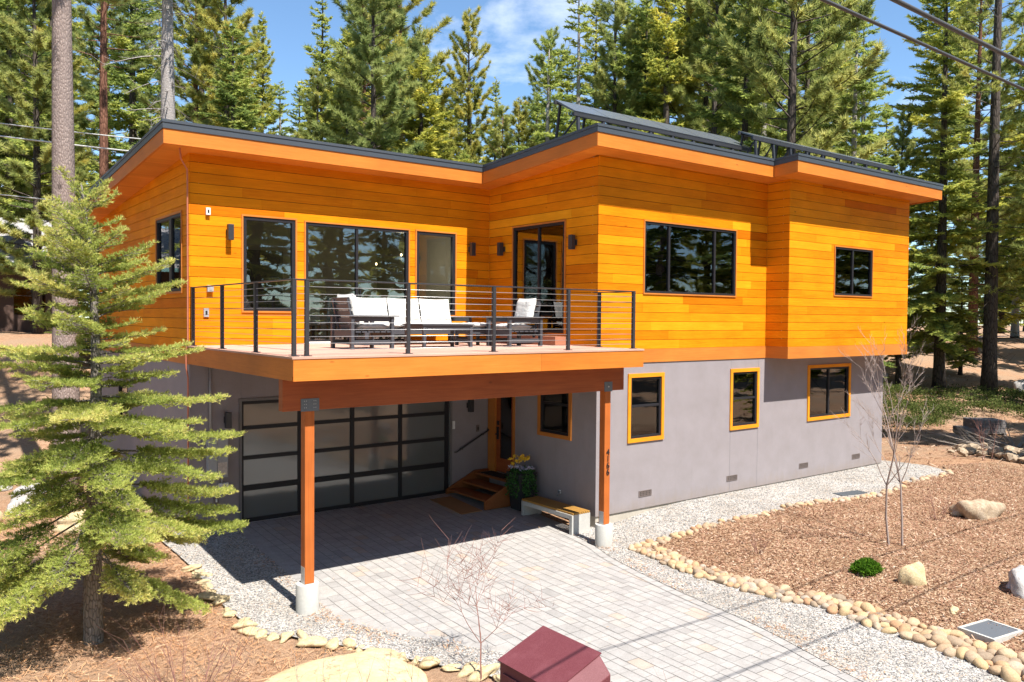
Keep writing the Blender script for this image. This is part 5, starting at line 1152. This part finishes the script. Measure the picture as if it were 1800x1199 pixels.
def trunkgeo(h, r, g, lean=.0, n=14, sides=10, flare=1.25):
    pts = []; rs = []
    for k in range(n + 1):
        t = k / n; pts.append((lean * h * t + .04 * math.sin(t * 7 + r * 40) * t * h * .05, .05 * math.sin(t * 5) * t * h * .05, -.4 + (h + .35) * t)); rs.append(r * ((1 - t) ** .75 * .97 + .02) * (flare if k == 0 else 1))
    return pts, rs
def tree(name, kind, h, clear, radius, tr, barkm, leafm, seed, lean=0, dead=0, **k):
    root = bpy.data.objects.new(name, None); COL.objects.link(root)
    V, T, Wd, B = (fir_geo if kind == 'fir' else pine_geo)(seed, h, clear, radius, **k)
    if len(V): npmesh('crown', V.reshape(-1, 3), np.arange(len(V) * 3).reshape(-1, 3), M[leafm], root, tones=T)
    g = np.random.default_rng(seed + 1); pts, rs = trunkgeo(h, tr, g, lean); mb = MB(); mb.tube(pts, rs, 12); mb.build('trunk', M[barkm], root)
    a0, a1, q0, q1 = Wd
    if dead:
        DB = branchset(g, clear + .5, 1.5, radius * .8, dead, 3, -.1, -.1, .3, .05, lambda t: g.uniform(.35, 1.0), .3, .1); s = np.linspace(0, 1, 6)
        for b in DB:
            p = bpos(b, s); a0 = np.concatenate([a0, p[:-1]]); a1 = np.concatenate([a1, p[1:]]); q0 = np.concatenate([q0, .03 * (1 - .8 * s[:-1])]); q1 = np.concatenate([q1, .03 * (1 - .8 * s[1:])])
            for _ in range(5):
                ss_ = g.uniform(.3, 1); p0 = bpos(b, np.array([ss_])); d = norm(g.normal(0, 1, (1, 3)) + np.array([[math.cos(b[1]), math.sin(b[1]), -.2]])); p1 = p0 + d * g.uniform(.2, .7); a0 = np.concatenate([a0, p0]); a1 = np.concatenate([a1, p1]); q0 = np.append(q0, .008); q1 = np.append(q1, .003)
    V2, F2 = segs(a0, a1, q0, q1, 3); npmesh('limbs', V2, F2, M[barkm], root); return root
def put(proto, x, y, z, s=1.0, rz=0.0, label=None, group=None, first=False, name=None, sx=1.0):
    if first: r = proto; ch = None
    else:
        r = proto.copy(); COL.objects.link(r)
        for c in list(proto.children): d = c.copy(); COL.objects.link(d); d.parent = r
    r.location = (x, y, z); r.rotation_euler = (0, 0, rz); r.scale = (s * sx, s * sx, s)
    for key in ('label', 'category', 'group'):
        if key in r: del r[key]
    return tag(r, label, 'tree', group)

# young fir in the foreground: fine needles
def young_fir(seed, x, y, h, radius):
    g = np.random.default_rng(seed); z0 = H(x, y)
    root = thing('young_fir', 'bushy bright green young fir tree at the left in front of the house', 'tree', (x, y, z0))
    lean = lambda z: .035 * z * np.sin(z * .5) - .02 * z
    shape = lambda t: (1 - t) ** .5 * min(1, .9 + .6 * t) + .02
    B = branchset(g, h, 1.2, radius, .165, 5, -.48, .72, .12, .10, shape, .04, .12)
    A0 = []; A1 = []; r0 = []; r1 = []; SP = []; SD = []; SL = []; ST = []
    up = np.array([0, 0, 1.])
    for b in B:
        L = b[2]; s = np.linspace(0, 1, 9); p = bpos(b, s); p[:, 0] += lean(b[0]); rr = (.006 + .010 * L / radius) * (1 - .75 * s); A0.append(p[:-1]); A1.append(p[1:]); r0.append(rr[:-1]); r1.append(rr[1:])
        inner = .42 if b[6] < .12 else .28 if b[6] < .3 else .16 if b[6] < .75 else .06
        n = max(4, int(L / .045)); s = inner + (1 - inner) * (np.arange(n) + g.random(n) * .8) / n; p = bpos(b, s); p[:, 0] += lean(b[0]); d = norm(bpos(b, s + .02) - bpos(b, s - .02)); side = norm(np.cross(d, up)); bt = np.clip(g.normal(.5, .12), .1, .9)
        for sg in (-1, 1):
            ll = np.clip(.34 * L * np.maximum(.02, 1.12 - s) ** .62 * g.uniform(.65, 1.15, n), .09, .5) * ss(0, .25, s + .02); dd = norm(d * g.uniform(.55, 1., (n, 1)) + side * sg + up * g.normal(.02, .10, (n, 1)))
            k = np.maximum(2, (ll / .031).astype(int)); i = np.repeat(np.arange(n), k); t = g.random(len(i)); P = p[i] + dd[i] * (ll[i] * t)[:, None]; P[:, 2] -= .12 * (ll[i] * t) ** 1.3
            A0.append(p); A1.append(p + dd * ll[:, None] * .9 - up * (.12 * ll[:, None] ** 1.3)); r0.append(np.full(n, .0035)); r1.append(np.full(n, .0015))
            s2 = norm(np.cross(dd[i], up)) * np.where(g.random(len(i)) < .5, -1, 1)[:, None]; D = norm(dd[i] * g.uniform(.4, 1, (len(i), 1)) + s2 * g.uniform(.4, 1, (len(i), 1)) + up * g.normal(.22, .30, (len(i), 1)))
            SP.append(P); SD.append(D); SL.append(g.uniform(.05, .10, len(i)) * (1.15 - .4 * t)); ST.append(np.clip(bt + t * .22 + (s[i] - .6) * .25 + g.normal(0, .10, len(i)), 0, 1))
        m = 6; s = 1 - .1 * g.random(m); P = bpos(b, s); P[:, 0] += lean(b[0]); SP.append(P); SD.append(norm(norm(d[-1:]) + g.normal(0, .4, (m, 3)))); SL.append(g.uniform(.06, .09, m)); ST.append(np.full(m, .85))
    SP = np.concatenate(SP); SD = np.concatenate(SD); SL = np.concatenate(SL); ST = np.concatenate(ST)
    # needles
    nn = 10; i = np.repeat(np.arange(len(SP)), nn); n = len(i); t = g.random(n); P = SP[i] + SD[i] * (SL[i] * t)[:, None]
    D = norm(SD[i] * .75 + norm(g.normal(0, 1, (n, 3))) * .8 + up * .42); V = tris(P, D, g.uniform(.03, .05, n), g.uniform(.0075, .012, n))
    T = np.clip(ST[i] + (t - .4) * .2 + g.normal(0, .08, n), 0, 1); V += np.array([x, y, z0])
    npmesh('crown', V.reshape(-1, 3), np.arange(n * 3).reshape(-1, 3), M['youngfir'], root, tones=T)
    off_ = np.array([x, y, z0]); V2, F2 = segs(np.concatenate(A0) + off_, np.concatenate(A1) + off_, np.concatenate(r0), np.concatenate(r1), 4); npmesh('limbs', V2, F2, M['barksapling'], root)
    mb = MB(); pts = []; rs = []
    for k in range(25): z = -.3 + (h + .3) * k / 24; pts.append((x + float(lean(max(0, z))), y, z0 + z)); rs.append(.125 * (1 - k / 24) ** .8 + .008)
    mb.tube(pts, rs, 14); mb.build('trunk', M['barksapling'], root); return n
NT = young_fir(3, -9.55, -.25, 6.2, 1.85)

# prototypes
SH = lambda a, b: (lambda t: (1 - t) ** a * min(1, b + 1.6 * t) + .03)
f1 = tree('fir_tree', 'fir', 20, 2.0, 3.2, .26, 'barkdark', 'firleaf', 101, dz=.46, nb=4, dens=8, tw=.08, tri=(.18, .38), shape=SH(.62, .75), dead=1.2)
f2 = tree('fir_tree', 'fir', 20, 3.5, 3.0, .24, 'barkgrey', 'firleaf', 102, droop=.38, latlen=.5, dz=.58, nb=4, dens=7, tw=.08, tri=(.18, .38), shape=SH(.6, .7), dead=.8)
f3 = tree('fir_tree', 'fir', 20, 4.0, 3.7, .28, 'barkdark', 'firleaf', 103, droop=.2, dz=.60, nb=5, tri=(.2, .42), dens=7, tw=.085, shape=SH(.55, .8), dead=.8)
f4 = tree('fir_tree', 'fir', 20, 1.5, 2.4, .2, 'barkdark', 'firleaf', 104, dz=.40, nb=4, latlen=.55, dens=8, tw=.08, tri=(.16, .36), shape=SH(.65, .85))
p1 = tree('pine_tree', 'pine', 22, 4.0, 3.7, .27, 'barkred', 'pineleaf', 111, tufts=17, dz=.50, nb=4, tw=.042, ln=(.18, .36), shape=SH(.5, .8), dead=1.0)
p2 = tree('pine_tree', 'pine', 22, 6.0, 3.2, .24, 'barkdark', 'pineleaf', 112, tufts=16, dz=.50, nb=4, tw=.042, ln=(.18, .36), shape=SH(.5, .7), dead=.8)
p3 = tree('pine_tree', 'pine', 20, 2.0, 2.7, .2, 'barkdark', 'pineleaf', 113, tufts=16, dz=.42, nb=4, tw=.042, ln=(.18, .34), shape=SH(.55, .8))
P4 = tree('pine_tree', 'pine', 27, 13.0, 3.6, .34, 'barkpine', 'pineleaf', 114, dz=.6, nb=5, tufts=14)
P5 = tree('pine_tree', 'pine', 25, 13.0, 3.0, .28, 'barkred', 'pineleaf', 115, dz=.6, tufts=12)
P6 = tree('fir_tree', 'fir', 24, 15.5, 3.0, .42, 'barkgrey', 'firleaf', 116, dead=.28, dz=.5)
P7 = tree('pine_tree', 'pine', 30, 5.5, 4.2, .36, 'barkdark', 'pineleaf', 117, dz=.7, nb=4, tufts=10, e0=-.15, start=.5, dead=.5)
def at(proto, hp, x, y, top, **k):
    z = H(x, y) - .1; return put(proto, x, y, z, (top - z) / hp, **k)
at(P4, 27, -8.47, 8.84, 25, first=True, rz=1, label='thick straight pale barked pine trunk at upper left beside the roof corner')
at(P5, 25, -4.78, 23.6, 24, first=True, rz=2, label='reddish brown pine trunk between the pale trunk and the grey trunk')
at(P6, 24, -4.11, 16.8, 22.5, first=True, rz=3, label='grey fir trunk with bare dead branches rising behind the left roof corner')
at(P7, 30, 32.1, 5.7, 30, first=True, rz=.5, label='tall dark pine with long bare boughs at the right edge of the forest')
at(f1, 20, -1.36, 18.5, 15.3, first=True, sx=1.25, label='yellow green fir just right of the grey dead branched trunk')
at(f4, 20, 5.9, 26.8, 21.3, first=True, sx=1.0, label='narrow dark fir left of the first wide blue gap over the roof')
at(p1, 22, 5.3, 21.0, 20.1, first=True, label='bushy pine with forked double trunk look left of centre, nearer one')
at(p2, 22, 15.2, 27.3, 22.0, first=True, sx=.85, label='pointed pine standing alone in the blue gap over the roof valley')
at(f2, 20, 12.9, 15.2, 19.5, first=True, label='ragged fir right of the wide blue gap behind the solar array')
at(f3, 20, 15.6, 8.2, 18.6, first=True, rz=2, label='large sunlit yellow green fir behind the middle of the solar arrays')
at(p3, 20, 21.2, 21.4, 17.5, first=True, label='slim pine behind the left end of the solar array')
lab = [
 (f4, 20, 6.4, 36.4, 22.5, 'slender pointed fir top against the blue left of centre', 0.9),
 (p1, 22, 8.05, 22.7, 22.5, 'broad leafy pine left of the wide blue gap', 1.1),
 (f3, 20, 19.0, 16.9, 20.8, 'dense fir left of the dark straight trunk behind the solar array', 1.),
 (p2, 22, 22.2, 16.9, 27.4, 'tall pine with dark trunk rising out of frame behind the left solar array', 1.),
 (p2, 22, 15.34, 5.9, 24.0, 'dark thick trunked pine above the step between the two solar arrays', 1.),
 (f1, 20, 28.9, 13.1, 22.0, 'tall fir right of the dark trunk above the right solar array', 1.),
 (f2, 20, 20.9, 6.6, 18.2, 'thin pale trunked fir left of the cloudy gap at upper right', 1.05),
 (f1, 20, 31.06, 7.68, 22.0, 'fir with straight trunk in front of the slope right of the house', 1.1)]
for i, (pr, hp, x, y, top, l, sx) in enumerate(lab): at(pr, hp, x, y, top, rz=i * 1.3, label=l, sx=sx)
# the rest of the wood
fill = [(-9.51,53.21,30.3),(-8.65,54.1,29.0),(-6.65,67.97,34.2),(-7.33,43.05,25.9),(-4.74,57.03,29.8),(-4.89,46.63,29.3),(-3.41,46.5,27.2),(-0.3,61.9,32.5),(0.97,52.39,31.4),(5.84,57.59,31.7),(5.66,45.86,32.6),(1.2,27.11,23.5),(6.12,40.17,23.2),(12.31,53.53,27.5),(4.5,28.71,16.3),(10.07,39.56,19.7),(4.65,24.44,16.1),(9.57,32.49,20.5),(18.11,46.25,32.7),(10.32,29.02,24.2),(16.22,36.73,23.7),(7.24,19.47,17.2),(14.76,29.98,19.4),(22.91,40.16,22.1),(15.39,27.38,18.5),(24.02,36.78,21.9),(12.19,18.53,14.6),(18.44,24.99,17.4),(28.83,36.34,26.1),(17.54,21.22,18.8),(25.7,27.86,25.4),(17.91,17.98,22.4),(26.61,25.72,25.5),(34.74,31.76,27.4),(22.32,18.36,21.4),(32.42,25.43,31.3),(22.01,15.5,25.3),(33.31,23.3,24.8),(44.67,29.85,38.0),(24.17,13.53,23.1),(39.63,22.38,30.7),(21.17,9.07,22.0),(32.34,15.12,23.8),(44.11,21.02,28.5),(33.52,13.49,22.3),(41.57,16.46,18.8),(30.42,9.48,15.1),(50.78,17.04,34.2),(45.12,12.2,28.1),(57.46,14.47,28.4),(59.97,13.69,36.1),(44.88,7.15,25.8),(55.09,9.75,26.7),(30.93,0.9,20.0),(48.14,5.25,24.9),(-6.1,42.2,27.4),(-6.8,26.41,20.2),(-0.77,36.9,25.3),(0.22,28.61,21.4),(4.82,40.19,25.1),(4.28,20.5,16.7),(3.76,17.12,19.3),(6.86,18.54,15.7),(10.83,18.04,13.8),(11.22,15.22,16.7),(18.29,14.87,23.1),(20.17,13.45,23.1),(25.66,14.3,24.4),(-8.09,44.97,27.8),(35.41,4.37,24.9)]
pool = [(f1, 20), (p1, 22), (f4, 20), (p3, 20), (f2, 20), (p2, 22), (f3, 20), (f4, 20)]
gr = 'conifers of the wood behind the house'
for i, (x, y, top) in enumerate(fill):
    pr, hp = pool[(i * 3 + i // 5) % 8]; isf = pr.name.startswith('fir'); u_ = ((x + 11.75) * .796 - (y + 12.53) * .605) / ((x + 11.75) * .605 + (y + 12.53) * .796)
    wd_ = (x + 11.75) * .605 + (y + 12.53) * .796
    zn = 'filling the wood at upper left, left of the roof' if u_ < -.45 else 'in the wood above the left roof' if u_ < -.18 else 'below the blue gap over the roof valley' if u_ < .04 else 'in the wood above the solar arrays' if u_ < .4 else 'in the wood right of the house'
    at(pr, hp, x, y, top, rz=i * 2.1, sx=R.uniform(.9, 1.2), label='%s %s %s' % (('nearer' if wd_ < 47 else 'farther' if wd_ > 57 else 'middle distance'), ('fir' if isf else 'pine'), zn), group=gr)
# low young conifers that close the gaps near the roof line and at the right
for i, (x, y, top) in enumerate([(9.6, 19.5, 11.5), (11.0, 21.5, 12.5), (13.5, 20.5, 12), (16.5, 14.5, 12), (3.5, 19.5, 11), (0.5, 17.5, 10.5), (19.5, 12.5, 12), (25.5, 9.5, 11), (31.5, 11, 8), (-6, 19.5, 9.5), (36.8, 9.2, 7.5)]):
    at((f4, f1, p3)[i % 3], 20, x, y, top, rz=i, sx=1.5, label='low young conifer filling in at the foot of the wood', group='low young conifers at the wood edge')
for i in range(46):
    u_ = -.68 + 1.36 * i / 45 + R.uniform(-.012, .012); w_ = R.uniform(88, 125); x = -11.75 + w_ * (.605 + .796 * u_); y = -12.53 + w_ * (.796 - .605 * u_)
    at((f4, f1, p3)[i % 3], 20, x, y, R.uniform(17, 24), rz=i, sx=1.7, label='distant conifer closing the far edge of the wood', group='distant conifers at the far edge')
for i, (x, y) in enumerate([(-17, 22), (-22, 28), (-27, 20), (-18, 44), (-25, 42), (-32, 34), (-13, 52), (-21, 58), (-30, 55), (-38, 46), (-24, 10), (-33, 12), (-16, 30), (-41, 24)]):
    at(pool[i % 8][0], pool[i % 8][1], x, y, R.uniform(18, 26), rz=i, sx=1.2, label='conifer on the slope beyond the left edge of the picture', group='conifers beyond the left edge')
# the wood across the street, seen mirrored in the windows
for i, (x, y, top) in enumerate([(19.4, -8.2, 24), (15.6, -6.6, 10.5), (24.5, -6.5, 15)]):
    at((f1, f4, f3)[i], 20, x, y, top, rz=i + 1, sx=1.2, label=('fir out of view on the right whose shade falls by the block pallet', 'smaller fir out of view beyond the mulch bed', 'tall fir out of view at far right near the forest edge')[i])
for i, (x, y) in enumerate([(-18, -42), (-9, -45), (5, -44), (18, -42), (24, -46), (36, -44), (43, -40), (52, -40), (58, -32), (66, -36), (4, -50), (-26, -46), (-22, -34), (-14, -38), (-6, -33), (1, -37), (8, -34), (15, -38), (23, -33), (31, -37), (39, -34), (-30, -30), (47, -32), (-2, -44), (12, -46), (27, -45), (-34, -18), (-38, -6), (-36, 6), (-30, 14)]):
    pr, hp = pool[(i * 5) % 8]; at(pr, hp, x, y, R.uniform(24, 32), rz=i, sx=1.1, label='conifer across the street mirrored in the house windows', group='conifers across the street')
print('needles', NT, 'objects', len(bpy.data.objects))
